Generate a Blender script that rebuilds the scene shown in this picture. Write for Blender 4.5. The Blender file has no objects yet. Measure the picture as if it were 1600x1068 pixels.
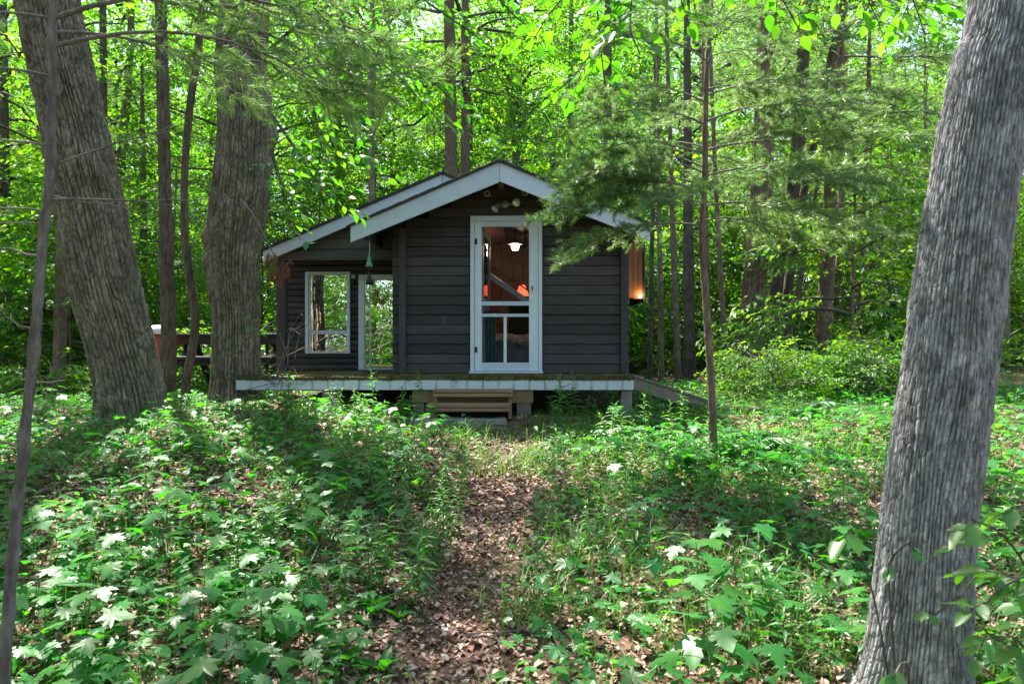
import bpy, bmesh, math, random
import numpy as np
from mathutils import Vector, Matrix, Euler

R = math.radians
sc = bpy.context.scene
C = sc.collection

# ------------------------------------------------------------------ camera, sky, sun, exposure
CAMZ = 1.45
F = 1600 * 24 / 36.0
cam_d = bpy.data.cameras.new('camera'); cam_d.lens = 24; cam_d.sensor_width = 36
cam_d.clip_start = 0.05; cam_d.clip_end = 2000
cam_d.dof.use_dof = True; cam_d.dof.focus_distance = 8.5; cam_d.dof.aperture_fstop = 4.5
cam = bpy.data.objects.new('camera', cam_d); C.objects.link(cam)
cam.location = (0, 0, CAMZ); cam.rotation_euler = (R(90), 0, 0)
sc.camera = cam

SUN_EL, SUN_AZ = R(60), R(-31)           # azimuth from +Y (behind the cabin) towards +X
sdir = Vector((math.sin(SUN_AZ) * math.cos(SUN_EL), math.cos(SUN_AZ) * math.cos(SUN_EL), math.sin(SUN_EL)))
w = bpy.data.worlds.new('World'); sc.world = w; w.use_nodes = True
nt = w.node_tree
sky = nt.nodes.new('ShaderNodeTexSky'); sky.sky_type = 'NISHITA'; sky.sun_disc = False
sky.sun_elevation = SUN_EL; sky.sun_rotation = SUN_AZ; sky.air_density = 1.0; sky.dust_density = 2.0
bg = nt.nodes['Background']; bg.inputs['Strength'].default_value = 0.11
nt.links.new(sky.outputs['Color'], bg.inputs['Color'])
sl = bpy.data.lights.new('sun', 'SUN'); sl.energy = 5.0; sl.angle = R(0.53); sl.color = (1.0, 0.94, 0.84)
so = bpy.data.objects.new('sun', sl); C.objects.link(so)
so.rotation_euler = sdir.to_track_quat('Z', 'Y').to_euler(); so.location = sdir * 60
sc.view_settings.view_transform = 'Standard'; sc.view_settings.look = 'None'
sc.view_settings.gamma = 1.0; sc.view_settings.use_curve_mapping = False
sc.view_settings.exposure = 2.32
cy = sc.cycles
cy.max_bounces = 7; cy.diffuse_bounces = 4; cy.glossy_bounces = 3; cy.transmission_bounces = 4; cy.transparent_max_bounces = 8
cy.caustics_reflective = False; cy.caustics_refractive = False
cy.sample_clamp_indirect = 6.0
cy.use_denoising = True
try:
    cy.denoiser = 'OPENIMAGEDENOISE'; cy.denoising_input_passes = 'RGB_ALBEDO_NORMAL'; cy.denoising_prefilter = 'ACCURATE'
except Exception:
    pass

rng = np.random.default_rng(11)
random.seed(5)
N_CANOPY, N_SAP, N_BUSH = 44, 120, 95

# ------------------------------------------------------------------ helpers
def at(px, py, D):
    return np.array([(px - 800) / F * D, D, CAMZ + (534 - py) / F * D])

def link(name, me, mat=None, parent=None, loc=None):
    o = bpy.data.objects.new(name, me); C.objects.link(o)
    if mat is not None and me is not None and not me.materials:
        me.materials.append(mat)
    if parent is not None: o.parent = parent
    if loc is not None: o.location = tuple(float(v) for v in loc)
    return o

def tag(o, label=None, cat=None, group=None, kind=None):
    if label: o['label'] = label
    if cat: o['category'] = cat
    if group: o['group'] = group
    if kind: o['kind'] = kind
    return o

def thing(name, label, cat, loc=(0, 0, 0), rz=0.0, group=None):
    o = bpy.data.objects.new(name, None); C.objects.link(o)
    o.empty_display_size = 0.1
    o.location = tuple(float(v) for v in loc); o.rotation_euler = (0, 0, rz)
    return tag(o, label, cat, group)

def vhash(ix, iy, iz, seed):
    h = (ix.astype(np.uint32) * np.uint32(374761393) + iy.astype(np.uint32) * np.uint32(668265263)
         + iz.astype(np.uint32) * np.uint32(2246822519) + np.uint32(seed * 3266489917 & 0xffffffff))
    h = (h ^ (h >> np.uint32(13))) * np.uint32(1274126177)
    h = h ^ (h >> np.uint32(16))
    return (h & np.uint32(0xffff)).astype(np.float32) / 65535.0

def vnoise(p, seed=0):
    p = np.asarray(p, dtype=np.float64)
    i = np.floor(p).astype(np.int64); f = p - i
    u = f * f * (3 - 2 * f)
    r = 0
    for dx in (0, 1):
        wx = u[..., 0] if dx else 1 - u[..., 0]
        for dy in (0, 1):
            wy = u[..., 1] if dy else 1 - u[..., 1]
            for dz in (0, 1):
                wz = u[..., 2] if dz else 1 - u[..., 2]
                r = r + wx * wy * wz * vhash(i[..., 0] + dx, i[..., 1] + dy, i[..., 2] + dz, seed)
    return r

def fbm(p, seed=0, oct=3):
    p = np.asarray(p, dtype=np.float64); a, s, t = 1.0, 0.0, 0.0
    for k in range(oct):
        s = s + a * vnoise(p * 2 ** k, seed + k); t += a; a *= 0.5
    return s / t

def mesh_np(name, v, f, smooth=False):
    """v (n,3); f (m,3) or (m,4) int"""
    v = np.ascontiguousarray(v, dtype=np.float32); f = np.ascontiguousarray(f, dtype=np.int32)
    me = bpy.data.meshes.new(name)
    me.vertices.add(len(v)); me.vertices.foreach_set('co', v.ravel())
    k = f.shape[1]
    me.loops.add(f.size); me.loops.foreach_set('vertex_index', f.ravel())
    me.polygons.add(len(f))
    me.polygons.foreach_set('loop_start', np.arange(0, f.size, k, dtype=np.int32))
    try: me.polygons.foreach_set('loop_total', np.full(len(f), k, dtype=np.int32))
    except Exception: pass
    me.polygons.foreach_set('use_smooth', np.full(len(f), smooth, dtype=bool))
    me.update(calc_edges=True)
    return me

def rot(az, pitch, roll):
    """arrays -> (n,3,3): x axis points to azimuth az, lifted by pitch, rolled about itself"""
    az, pitch, roll = np.broadcast_arrays(np.asarray(az, float), np.asarray(pitch, float), np.asarray(roll, float))
    ca, sa, cp, sp, cr, sr = np.cos(az), np.sin(az), np.cos(pitch), np.sin(pitch), np.cos(roll), np.sin(roll)
    x = np.stack([ca * cp, sa * cp, sp], -1)
    y0 = np.stack([-sa, ca, np.zeros_like(ca)], -1)
    z0 = np.cross(x, y0)
    y = y0 * cr[..., None] + z0 * sr[..., None]
    z = np.cross(x, y)
    return np.stack([x, y, z], -1)

def scatter(tv, tf, M, T):
    n = len(T); nv = len(tv)
    v = np.einsum('nij,vj->nvi', M, tv) + np.asarray(T)[:, None, :]
    f = tf[None] + (np.arange(n) * nv)[:, None, None]
    return v.reshape(-1, 3), f.reshape(-1, tf.shape[1])

def join(parts):
    vs, fs, k = [], [], 0
    for v, f in parts:
        if len(v) == 0: continue
        vs.append(v); fs.append(np.asarray(f) + k); k += len(v)
    if not vs: return np.zeros((0, 3)), np.zeros((0, 3), int)
    return np.concatenate(vs), np.concatenate(fs)

def resample(P, n):
    """smooth curve through points (Catmull-Rom), n samples; extra columns carried along"""
    P = np.asarray(P, float)
    if len(P) < 3:
        t = np.linspace(0, len(P) - 1, n)
        return np.stack([np.interp(t, np.arange(len(P)), P[:, k]) for k in range(P.shape[1])], 1)
    d = np.concatenate([[0], np.cumsum(np.linalg.norm(np.diff(P[:, :3], axis=0), axis=1))])
    Q = np.vstack([2 * P[0] - P[1], P, 2 * P[-1] - P[-2]])
    s = np.linspace(0, d[-1], n)
    i = np.clip(np.searchsorted(d, s, side='right') - 1, 0, len(P) - 2)
    t = ((s - d[i]) / (d[i + 1] - d[i] + 1e-12))[:, None]
    p0, p1, p2, p3 = Q[i], Q[i + 1], Q[i + 2], Q[i + 3]
    return 0.5 * (2 * p1 + (p2 - p0) * t + (2 * p0 - 5 * p1 + 4 * p2 - p3) * t ** 2 + (3 * p1 - p0 - 3 * p2 + p3) * t ** 3)

def frames(P):
    T = np.gradient(P, axis=0); T /= np.linalg.norm(T, axis=1)[:, None] + 1e-12
    ref = np.array([1.0, 0, 0]) if abs(T[:, 0]).mean() < 0.75 else np.array([0, 0, 1.0])
    U = ref - (T @ ref)[:, None] * T; U /= np.linalg.norm(U, axis=1)[:, None] + 1e-12
    V = np.cross(T, U)
    return T, U, V

def tube(P, rad, sides=6, cap=True):
    P = np.asarray(P, float); rad = np.broadcast_to(np.asarray(rad, float), (len(P),))
    T, U, V = frames(P)
    th = np.linspace(0, 2 * np.pi, sides, endpoint=False)
    v = P[:, None] + rad[:, None, None] * (np.cos(th)[None, :, None] * U[:, None] + np.sin(th)[None, :, None] * V[:, None])
    v = v.reshape(-1, 3); n = len(P)
    a = (np.arange(n - 1) * sides)[:, None] + np.arange(sides)[None]
    b = (np.arange(n - 1) * sides)[:, None] + (np.arange(sides)[None] + 1) % sides
    q = np.stack([a, b, b + sides, a + sides], -1).reshape(-1, 4)
    f = np.concatenate([q[:, [0, 1, 2]], q[:, [0, 2, 3]]])
    if cap:
        v = np.vstack([v, P[:1], P[-1:]]); k = n * sides
        s = np.arange(sides); s2 = (s + 1) % sides
        f = np.vstack([f, np.stack([s2, s, np.full(sides, k)], 1),
                       np.stack([s + (n - 1) * sides, s2 + (n - 1) * sides, np.full(sides, k + 1)], 1)])
    return v, f

def box_bm(bm, c, s, bev=0.0, rotm=None):
    g = bmesh.ops.create_cube(bm, size=1.0)
    vs = g['verts']
    for v in vs:
        v.co = Vector((v.co.x * s[0], v.co.y * s[1], v.co.z * s[2]))
    if bev > 0:
        es = {e for v in vs for e in v.link_edges}
        r = bmesh.ops.bevel(bm, geom=list(es), offset=bev, segments=1, affect='EDGES', profile=0.5)
        vs = list({v for f in r['faces'] for v in f.verts} | {v for v in vs if v.is_valid})
    for v in vs:
        if rotm is not None: v.co = rotm @ v.co
        v.co += Vector(c)

def box(name, c, s, mat, parent=None, bev=0.004, rotm=None, label=None):
    """one box as an object with its origin at its centre"""
    bm = bmesh.new(); box_bm(bm, (0, 0, 0), s, bev)
    me = bpy.data.meshes.new(name); bm.to_mesh(me); bm.free()
    o = link(name, me, mat, parent, c)
    if rotm is not None: o.rotation_euler = rotm.to_euler()
    if label: o['label'] = label
    return o

def prism(name, pts, axis_len, mat, parent=None, loc=(0, 0, 0), bev=0.0):
    """polygon in local x,z extruded along +y"""
    bm = bmesh.new()
    f = bm.faces.new([bm.verts.new((x, 0, z)) for x, z in pts])
    r = bmesh.ops.extrude_face_region(bm, geom=[f])
    for v in r['geom']:
        if isinstance(v, bmesh.types.BMVert): v.co.y += axis_len
    bmesh.ops.recalc_face_normals(bm, faces=bm.faces)
    if bev:
        bmesh.ops.bevel(bm, geom=list(bm.edges), offset=bev, segments=1, affect='EDGES')
    me = bpy.data.meshes.new(name); bm.to_mesh(me); bm.free()
    return link(name, me, mat, parent, loc)

def lathe(name, prof, mat, parent=None, loc=(0, 0, 0), n=20, rotm=None):
    prof = np.asarray(prof, float); th = np.linspace(0, 2 * np.pi, n, endpoint=False)
    v = np.stack([prof[:, None, 0] * np.cos(th), prof[:, None, 0] * np.sin(th), np.repeat(prof[:, 1:2], n, 1)], -1).reshape(-1, 3)
    k = len(prof)
    a = (np.arange(k - 1) * n)[:, None] + np.arange(n); b = (np.arange(k - 1) * n)[:, None] + (np.arange(n) + 1) % n
    q = np.stack([a, b, b + n, a + n], -1).reshape(-1, 4)
    o = link(name, mesh_np(name, v, q, True), mat, parent, loc)
    if rotm is not None: o.rotation_euler = rotm.to_euler()
    return o

# ------------------------------------------------------------------ materials
def newmat(name):
    m = bpy.data.materials.new(name); m.use_nodes = True
    t = m.node_tree; t.nodes.clear()
    out = t.nodes.new('ShaderNodeOutputMaterial')
    return m, t, out

def N(t, typ, **kw):
    n = t.nodes.new(typ)
    for k, v in kw.items():
        if k.startswith('i_'):
            key = k[2:]
            n.inputs[int(key) if key.isdigit() else key].default_value = v
        else:
            setattr(n, k, v)
    return n

def ramp(t, stops, interp='LINEAR'):
    n = t.nodes.new('ShaderNodeValToRGB'); n.color_ramp.interpolation = interp
    el = n.color_ramp.elements
    while len(el) < len(stops): el.new(0.5)
    for e, (p, c) in zip(el, stops):
        e.position = p; e.color = (c[0], c[1], c[2], 1) if len(c) == 3 else c
    return n

def leaf_mat(name, cols, trans, tw=0.5, gloss=0.12, rough=0.35):
    """cols: ramp of reflectance by leaf; trans: ramp of transmitted colour by leaf"""
    m, t, out = newmat(name)
    g = N(t, 'ShaderNodeNewGeometry'); oi = N(t, 'ShaderNodeObjectInfo')
    a = N(t, 'ShaderNodeMath', operation='MULTIPLY_ADD', i_1=0.7, i_2=0.0)
    t.links.new(g.outputs['Random Per Island'], a.inputs[0])
    b = N(t, 'ShaderNodeMath', operation='MULTIPLY_ADD', i_1=0.3)
    t.links.new(oi.outputs['Random'], b.inputs[0]); t.links.new(a.outputs[0], b.inputs[2])
    k = len(cols)
    r1 = ramp(t, [(i / max(1, k - 1), c) for i, c in enumerate(cols)])
    r2 = ramp(t, [(i / max(1, len(trans) - 1), c) for i, c in enumerate(trans)])
    t.links.new(b.outputs[0], r1.inputs[0]); t.links.new(b.outputs[0], r2.inputs[0])
    d = N(t, 'ShaderNodeBsdfDiffuse'); tr = N(t, 'ShaderNodeBsdfTranslucent')
    t.links.new(r1.outputs[0], d.inputs['Color']); t.links.new(r2.outputs[0], tr.inputs['Color'])
    mx = N(t, 'ShaderNodeMixShader', i_0=tw)
    t.links.new(d.outputs[0], mx.inputs[1]); t.links.new(tr.outputs[0], mx.inputs[2])
    gl = N(t, 'ShaderNodeBsdfGlossy', i_Roughness=rough); gl.inputs['Color'].default_value = (1, 1, 1, 1)
    fr = N(t, 'ShaderNodeLayerWeight', i_Blend=0.25)
    fm = N(t, 'ShaderNodeMath', operation='MULTIPLY_ADD', i_1=gloss * 2.0, i_2=gloss * 0.35)
    t.links.new(fr.outputs['Fresnel'], fm.inputs[0])
    m2 = N(t, 'ShaderNodeMixShader')
    t.links.new(fm.outputs[0], m2.inputs[0]); t.links.new(mx.outputs[0], m2.inputs[1]); t.links.new(gl.outputs[0], m2.inputs[2])
    t.links.new(m2.outputs[0], out.inputs['Surface'])
    return m

def bark_mat(name, c1, c2, c3, zs=0.25, scale=30, bump=0.6, moss=0.0, plates=False):
    m, t, out = newmat(name)
    tc = N(t, 'ShaderNodeTexCoord')
    mp = N(t, 'ShaderNodeMapping'); mp.inputs['Scale'].default_value = (1, 1, zs)
    t.links.new(tc.outputs['Object'], mp.inputs['Vector'])
    n1 = N(t, 'ShaderNodeTexNoise', i_Scale=scale, i_Detail=6.0, i_Roughness=0.65)
    n2 = N(t, 'ShaderNodeTexNoise', i_Scale=scale * 0.12, i_Detail=4.0)
    t.links.new(mp.outputs[0], n1.inputs['Vector']); t.links.new(tc.outputs['Object'], n2.inputs['Vector'])
    r = ramp(t, [(0.3, c1), (0.5, c2), (0.72, c3)])
    t.links.new(n1.outputs['Fac'], r.inputs[0])
    r2 = ramp(t, [(0.35, (0.75, 0.75, 0.75)), (0.65, (1.2, 1.2, 1.2))])
    t.links.new(n2.outputs['Fac'], r2.inputs[0])
    mu = N(t, 'ShaderNodeMix', data_type='RGBA', blend_type='MULTIPLY'); mu.inputs[0].default_value = 1
    t.links.new(r.outputs[0], mu.inputs[6]); t.links.new(r2.outputs[0], mu.inputs[7])
    col = mu.outputs[2]
    at_ = N(t, 'ShaderNodeAttribute'); at_.attribute_name = 'plate'
    r5 = N(t, 'ShaderNodeMapRange'); r5.inputs['To Min'].default_value = 0.62; r5.inputs['To Max'].default_value = 1.5
    t.links.new(at_.outputs['Fac'], r5.inputs['Value'])
    m5 = N(t, 'ShaderNodeVectorMath', operation='SCALE'); t.links.new(col, m5.inputs[0]); t.links.new(r5.outputs[0], m5.inputs['Scale'])
    if plates: col = m5.outputs[0]
    if moss > 0:
        n3 = N(t, 'ShaderNodeTexNoise', i_Scale=2.3, i_Detail=5.0)
        t.links.new(tc.outputs['Object'], n3.inputs['Vector'])
        r3 = ramp(t, [(0.55, (0, 0, 0)), (0.72, (moss, moss, moss))])
        t.links.new(n3.outputs['Fac'], r3.inputs[0])
        mm = N(t, 'ShaderNodeMix', data_type='RGBA'); mm.inputs[7].default_value = (0.06, 0.085, 0.025, 1)
        t.links.new(r3.outputs[0], mm.inputs[0]); t.links.new(col, mm.inputs[6]); col = mm.outputs[2]
    p = N(t, 'ShaderNodeBsdfPrincipled', i_Roughness=0.95)
    p.inputs['Specular IOR Level'].default_value = 0.15
    t.links.new(col, p.inputs['Base Color'])
    bp = N(t, 'ShaderNodeBump', i_Strength=bump, i_Distance=0.01)
    t.links.new(n1.outputs['Fac'], bp.inputs['Height']); t.links.new(bp.outputs[0], p.inputs['Normal'])
    t.links.new(p.outputs[0], out.inputs['Surface'])
    return m

def wood_mat(name, c1, c2, axis=0, scale=9, var=0.35, rough=0.7, bump=0.25, spots=None, spec=0.3):
    """painted or stained timber; grain runs along the object's local axis"""
    m, t, out = newmat(name)
    tc = N(t, 'ShaderNodeTexCoord'); oi = N(t, 'ShaderNodeObjectInfo')
    sc_ = [1.0, 1.0, 1.0]; sc_[axis] = 0.06
    mp = N(t, 'ShaderNodeMapping'); mp.inputs['Scale'].default_value = sc_
    va = N(t, 'ShaderNodeVectorMath', operation='MULTIPLY_ADD')
    cx = N(t, 'ShaderNodeCombineXYZ')
    for k in range(3): t.links.new(oi.outputs['Random'], cx.inputs[k])
    va.inputs[1].default_value = (37, 53, 71)
    t.links.new(cx.outputs[0], va.inputs[0]); t.links.new(tc.outputs['Object'], va.inputs[2])
    t.links.new(va.outputs[0], mp.inputs['Vector'])
    n1 = N(t, 'ShaderNodeTexNoise', i_Scale=scale * 5, i_Detail=8.0, i_Roughness=0.62)
    t.links.new(mp.outputs[0], n1.inputs['Vector'])
    n2 = N(t, 'ShaderNodeTexNoise', i_Scale=3.0, i_Detail=5.0, i_Roughness=0.6)
    t.links.new(va.outputs[0], n2.inputs['Vector'])
    r = ramp(t, [(0.3, c1), (0.7, c2)])
    mixn = N(t, 'ShaderNodeMath', operation='MULTIPLY_ADD', i_1=0.45)
    t.links.new(n2.outputs['Fac'], mixn.inputs[0])
    sn = N(t, 'ShaderNodeMath', operation='MULTIPLY', i_1=0.55); t.links.new(n1.outputs['Fac'], sn.inputs[0])
    t.links.new(sn.outputs[0], mixn.inputs[2]); t.links.new(mixn.outputs[0], r.inputs[0])
    v = N(t, 'ShaderNodeMath', operation='MULTIPLY_ADD', i_1=var * 2, i_2=1 - var)
    t.links.new(oi.outputs['Random'], v.inputs[0])
    hs = N(t, 'ShaderNodeHueSaturation'); t.links.new(v.outputs[0], hs.inputs['Value']); t.links.new(r.outputs[0], hs.inputs['Color'])
    col = hs.outputs[0]
    if spots:
        n3 = N(t, 'ShaderNodeTexNoise', i_Scale=spots[1], i_Detail=7.0, i_Roughness=0.7)
        t.links.new(va.outputs[0], n3.inputs['Vector'])
        r3 = ramp(t, [(spots[2], (0, 0, 0)), (spots[2] + 0.08, (spots[3],) * 3)])
        t.links.new(n3.outputs['Fac'], r3.inputs[0])
        mm = N(t, 'ShaderNodeMix', data_type='RGBA'); mm.inputs[7].default_value = (*spots[0], 1)
        t.links.new(r3.outputs[0], mm.inputs[0]); t.links.new(col, mm.inputs[6]); col = mm.outputs[2]
    p = N(t, 'ShaderNodeBsdfPrincipled', i_Roughness=rough); p.inputs['Specular IOR Level'].default_value = spec
    t.links.new(col, p.inputs['Base Color'])
    bp = N(t, 'ShaderNodeBump', i_Strength=bump, i_Distance=0.004)
    t.links.new(n1.outputs['Fac'], bp.inputs['Height']); t.links.new(bp.outputs[0], p.inputs['Normal'])
    t.links.new(p.outputs[0], out.inputs['Surface'])
    return m

def plain(name, col, rough=0.5, metal=0.0, noise=0.15, spec=0.5):
    m, t, out = newmat(name)
    tc = N(t, 'ShaderNodeTexCoord'); n1 = N(t, 'ShaderNodeTexNoise', i_Scale=14.0, i_Detail=5.0)
    t.links.new(tc.outputs['Object'], n1.inputs['Vector'])
    lo = tuple(c * (1 - noise) for c in col); hi = tuple(min(1, c * (1 + noise)) for c in col)
    r = ramp(t, [(0.3, lo), (0.7, hi)]); t.links.new(n1.outputs['Fac'], r.inputs[0])
    p = N(t, 'ShaderNodeBsdfPrincipled', i_Roughness=rough, i_Metallic=metal); p.inputs['Specular IOR Level'].default_value = spec
    t.links.new(r.outputs[0], p.inputs['Base Color']); t.links.new(p.outputs[0], out.inputs['Surface'])
    return m

def emit(name, col, s):
    m, t, out = newmat(name)
    e = N(t, 'ShaderNodeEmission', i_Strength=s); e.inputs[0].default_value = (*col, 1)
    t.links.new(e.outputs[0], out.inputs['Surface'])
    return m

def glass_mat(name, refl_tint=(1, 1, 1), body=(0.01, 0.012, 0.012), clear=0.35, ior=1.6, boost=0.0, rough=0.0):
    """window pane: mirror reflection by angle over a mostly dark see-through sheet"""
    m, t, out = newmat(name)
    tr = N(t, 'ShaderNodeBsdfTransparent'); tr.inputs[0].default_value = (clear, clear, clear, 1)
    g = N(t, 'ShaderNodeBsdfGlossy', i_Roughness=rough); g.inputs[0].default_value = (*refl_tint, 1)
    tc = N(t, 'ShaderNodeTexCoord'); n1 = N(t, 'ShaderNodeTexNoise', i_Scale=2.2, i_Detail=1.0)
    t.links.new(tc.outputs['Object'], n1.inputs['Vector'])
    bp = N(t, 'ShaderNodeBump', i_Strength=0.06, i_Distance=0.02); t.links.new(n1.outputs['Fac'], bp.inputs['Height'])
    t.links.new(bp.outputs[0], g.inputs['Normal'])
    fr = N(t, 'ShaderNodeFresnel', i_IOR=ior)
    ad = N(t, 'ShaderNodeMath', operation='ADD', i_1=boost); t.links.new(fr.outputs[0], ad.inputs[0])
    mx = N(t, 'ShaderNodeMixShader')
    t.links.new(ad.outputs[0], mx.inputs[0]); t.links.new(tr.outputs[0], mx.inputs[1]); t.links.new(g.outputs[0], mx.inputs[2])
    t.links.new(mx.outputs[0], out.inputs['Surface'])
    return m

M = {}
M['siding'] = wood_mat('dark_stained_siding', (0.026, 0.0215, 0.022), (0.064, 0.053, 0.054), 0, 8, 0.38, 0.6, 0.35, ((0.13, 0.12, 0.12), 6.0, 0.60, 0.30))
M['siding_v'] = wood_mat('dark_stained_upright', (0.034, 0.029, 0.030), (0.062, 0.055, 0.056), 2, 8, 0.2, 0.65, 0.3)
M['gable'] = wood_mat('weathered_gable_boards', (0.055, 0.048, 0.046), (0.11, 0.098, 0.092), 0, 8, 0.2, 0.75, 0.3)
M['white'] = wood_mat('white_painted_trim', (0.52, 0.55, 0.61), (0.62, 0.65, 0.71), 2, 6, 0.03, 0.45, 0.1, ((0.35, 0.34, 0.33), 9.0, 0.70, 0.5))
M['white_h'] = wood_mat('white_painted_board', (0.44, 0.47, 0.54), (0.54, 0.57, 0.64), 0, 6, 0.03, 0.5, 0.12, ((0.10, 0.09, 0.08), 7.0, 0.71, 0.75))
M['tread'] = wood_mat('brown_stained_tread', (0.17, 0.095, 0.05), (0.29, 0.18, 0.105), 0, 7, 0.12, 0.7, 0.3)
M['greywood'] = wood_mat('weathered_grey_timber', (0.10, 0.08, 0.062), (0.24, 0.20, 0.16), 0, 8, 0.2, 0.85, 0.4, ((0.07, 0.085, 0.03), 4.0, 0.58, 0.6))
M['greywood_v'] = wood_mat('weathered_grey_post', (0.15, 0.12, 0.10), (0.30, 0.25, 0.21), 2, 8, 0.2, 0.85, 0.4)
M['deckboard'] = wood_mat('mossy_deck_board', (0.055, 0.045, 0.03), (0.12, 0.10, 0.065), 1, 8, 0.25, 0.9, 0.4, ((0.09, 0.085, 0.022), 9.0, 0.46, 0.85))
M['darkwood'] = wood_mat('dark_picnic_timber', (0.012, 0.011, 0.012), (0.03, 0.027, 0.027), 0, 8, 0.2, 0.6, 0.3)
M['shingle'] = plain('dark_roof_shingle', (0.03, 0.028, 0.027), 0.9, 0, 0.4)
M['redwood'] = wood_mat('red_brown_panelling', (0.105, 0.038, 0.025), (0.20, 0.080, 0.052), 2, 8, 0.2, 0.55, 0.2)
M['orangewood'] = wood_mat('orange_brown_boards', (0.20, 0.075, 0.025), (0.38, 0.16, 0.06), 2, 8, 0.2, 0.6, 0.25)
M['concrete'] = plain('old_concrete', (0.13, 0.12, 0.105), 0.9, 0, 0.5)
M['metal'] = plain('dull_grey_metal', (0.26, 0.26, 0.25), 0.5, 0.3)
M['black'] = plain('black_iron', (0.02, 0.02, 0.02), 0.5, 0.3)
M['silver'] = plain('brushed_silver', (0.6, 0.6, 0.6), 0.3, 0.9)
M['verdigris'] = plain('green_patina', (0.10, 0.30, 0.22), 0.6, 0.1, 0.3)
M['glass'] = glass_mat('window_glass', clear=0.10, ior=2.6, boost=0.6)
M['screen'] = glass_mat('storm_door_pane', clear=0.80, ior=1.12)
M['bulb'] = emit('lit_bulb', (1.0, 0.78, 0.45), 14)
M['bulb_small'] = emit('lit_small_bulb', (1.0, 0.72, 0.4), 9)
M['redshade'] = emit('lit_red_shade', (1.0, 0.10, 0.04), 0.8)
M['lens'] = plain('floodlight_lens', (0.75, 0.72, 0.68), 0.15, 0.3, 0.1)
M['vent'] = plain('vent_plastic', (0.45, 0.40, 0.34), 0.6)
M['red'] = plain('red_plastic', (0.35, 0.035, 0.02), 0.45)
M['palelid'] = plain('pale_lid', (0.62, 0.58, 0.58), 0.5)
M['duvet'] = plain('duvet', (0.36, 0.36, 0.38), 0.9, 0, 0.6)
M['sheet'] = plain('blue_sheet', (0.45, 0.50, 0.62), 0.9)
M['curtain'] = plain('blue_grey_curtain', (0.16, 0.25, 0.27), 0.9)
M['rail'] = plain('pale_stair_rail', (0.72, 0.74, 0.78), 0.5)

M['bark_grey'] = bark_mat('shaggy_grey_bark', (0.11, 0.102, 0.101), (0.235, 0.222, 0.22), (0.42, 0.405, 0.40), 0.40, 70, 0.8, plates=True)
M['bark_brown'] = bark_mat('furrowed_brown_bark', (0.07, 0.053, 0.035), (0.15, 0.122, 0.083), (0.27, 0.225, 0.16), 0.45, 48, 0.8, 0.3, plates=True)
M['bark_dark'] = bark_mat('dark_bark', (0.05, 0.04, 0.032), (0.10, 0.082, 0.065), (0.17, 0.145, 0.12), 0.2, 32, 0.8, 0.2)
M['bark_red'] = bark_mat('reddish_pine_bark', (0.085, 0.055, 0.04), (0.16, 0.11, 0.08), (0.24, 0.18, 0.14), 0.3, 30, 0.8, 0.15)
M['twig'] = bark_mat('twig_bark', (0.09, 0.075, 0.065), (0.16, 0.135, 0.12), (0.24, 0.21, 0.19), 0.3, 40, 0.3)
M['stem_green'] = plain('green_stem', (0.10, 0.13, 0.04), 0.6)

M['leaf_bg'] = leaf_mat('sunlit_forest_leaf', [(0.022, 0.095, 0.008), (0.04, 0.13, 0.010), (0.075, 0.155, 0.012)],
                        [(0.08, 0.34, 0.008), (0.15, 0.44, 0.010), (0.38, 0.57, 0.018)], 0.54, 0.05, 0.45)
M['leaf_mid'] = leaf_mat('beech_leaf', [(0.022, 0.10, 0.008), (0.035, 0.13, 0.010), (0.06, 0.15, 0.010)],
                         [(0.06, 0.40, 0.006), (0.12, 0.50, 0.008), (0.30, 0.60, 0.010)], 0.52, 0.08, 0.4)
M['leaf_ground'] = leaf_mat('maple_seedling_leaf', [(0.016, 0.115, 0.028), (0.026, 0.14, 0.026), (0.07, 0.17, 0.02)],
                            [(0.03, 0.34, 0.012), (0.07, 0.46, 0.012), (0.20, 0.58, 0.012)], 0.42, 0.055, 0.36)
M['leaf_lance'] = leaf_mat('lance_leaf', [(0.022, 0.11, 0.02), (0.045, 0.14, 0.02), (0.08, 0.165, 0.022)],
                           [(0.06, 0.36, 0.012), (0.12, 0.46, 0.015), (0.24, 0.52, 0.02)], 0.38, 0.08, 0.45)
M['fern'] = leaf_mat('fern_frond', [(0.014, 0.095, 0.026), (0.03, 0.12, 0.026)], [(0.04, 0.32, 0.02), (0.09, 0.42, 0.02)], 0.38, 0.07, 0.45)
M['grass'] = leaf_mat('grass_blade', [(0.02, 0.115, 0.012), (0.045, 0.15, 0.014), (0.10, 0.165, 0.025)],
                      [(0.09, 0.36, 0.014), (0.16, 0.44, 0.02), (0.26, 0.46, 0.04)], 0.4, 0.02, 0.5)
M['needle'] = leaf_mat('pine_needle', [(0.04, 0.10, 0.035), (0.075, 0.135, 0.045), (0.15, 0.18, 0.09)],
                       [(0.12, 0.32, 0.05), (0.2, 0.4, 0.06), (0.32, 0.42, 0.12)], 0.45, 0.05, 0.5)
M['deadneedle'] = leaf_mat('dead_brown_needle', [(0.16, 0.06, 0.025), (0.26, 0.11, 0.05)], [(0.2, 0.07, 0.02), (0.3, 0.12, 0.04)], 0.3, 0.03, 0.6)
M['litter'] = leaf_mat('dry_brown_leaf', [(0.06, 0.028, 0.018), (0.15, 0.062, 0.042), (0.25, 0.125, 0.088), (0.34, 0.21, 0.155), (0.44, 0.34, 0.27)],
                       [(0.10, 0.04, 0.02), (0.2, 0.09, 0.05)], 0.15, 0.10, 0.55)

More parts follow.
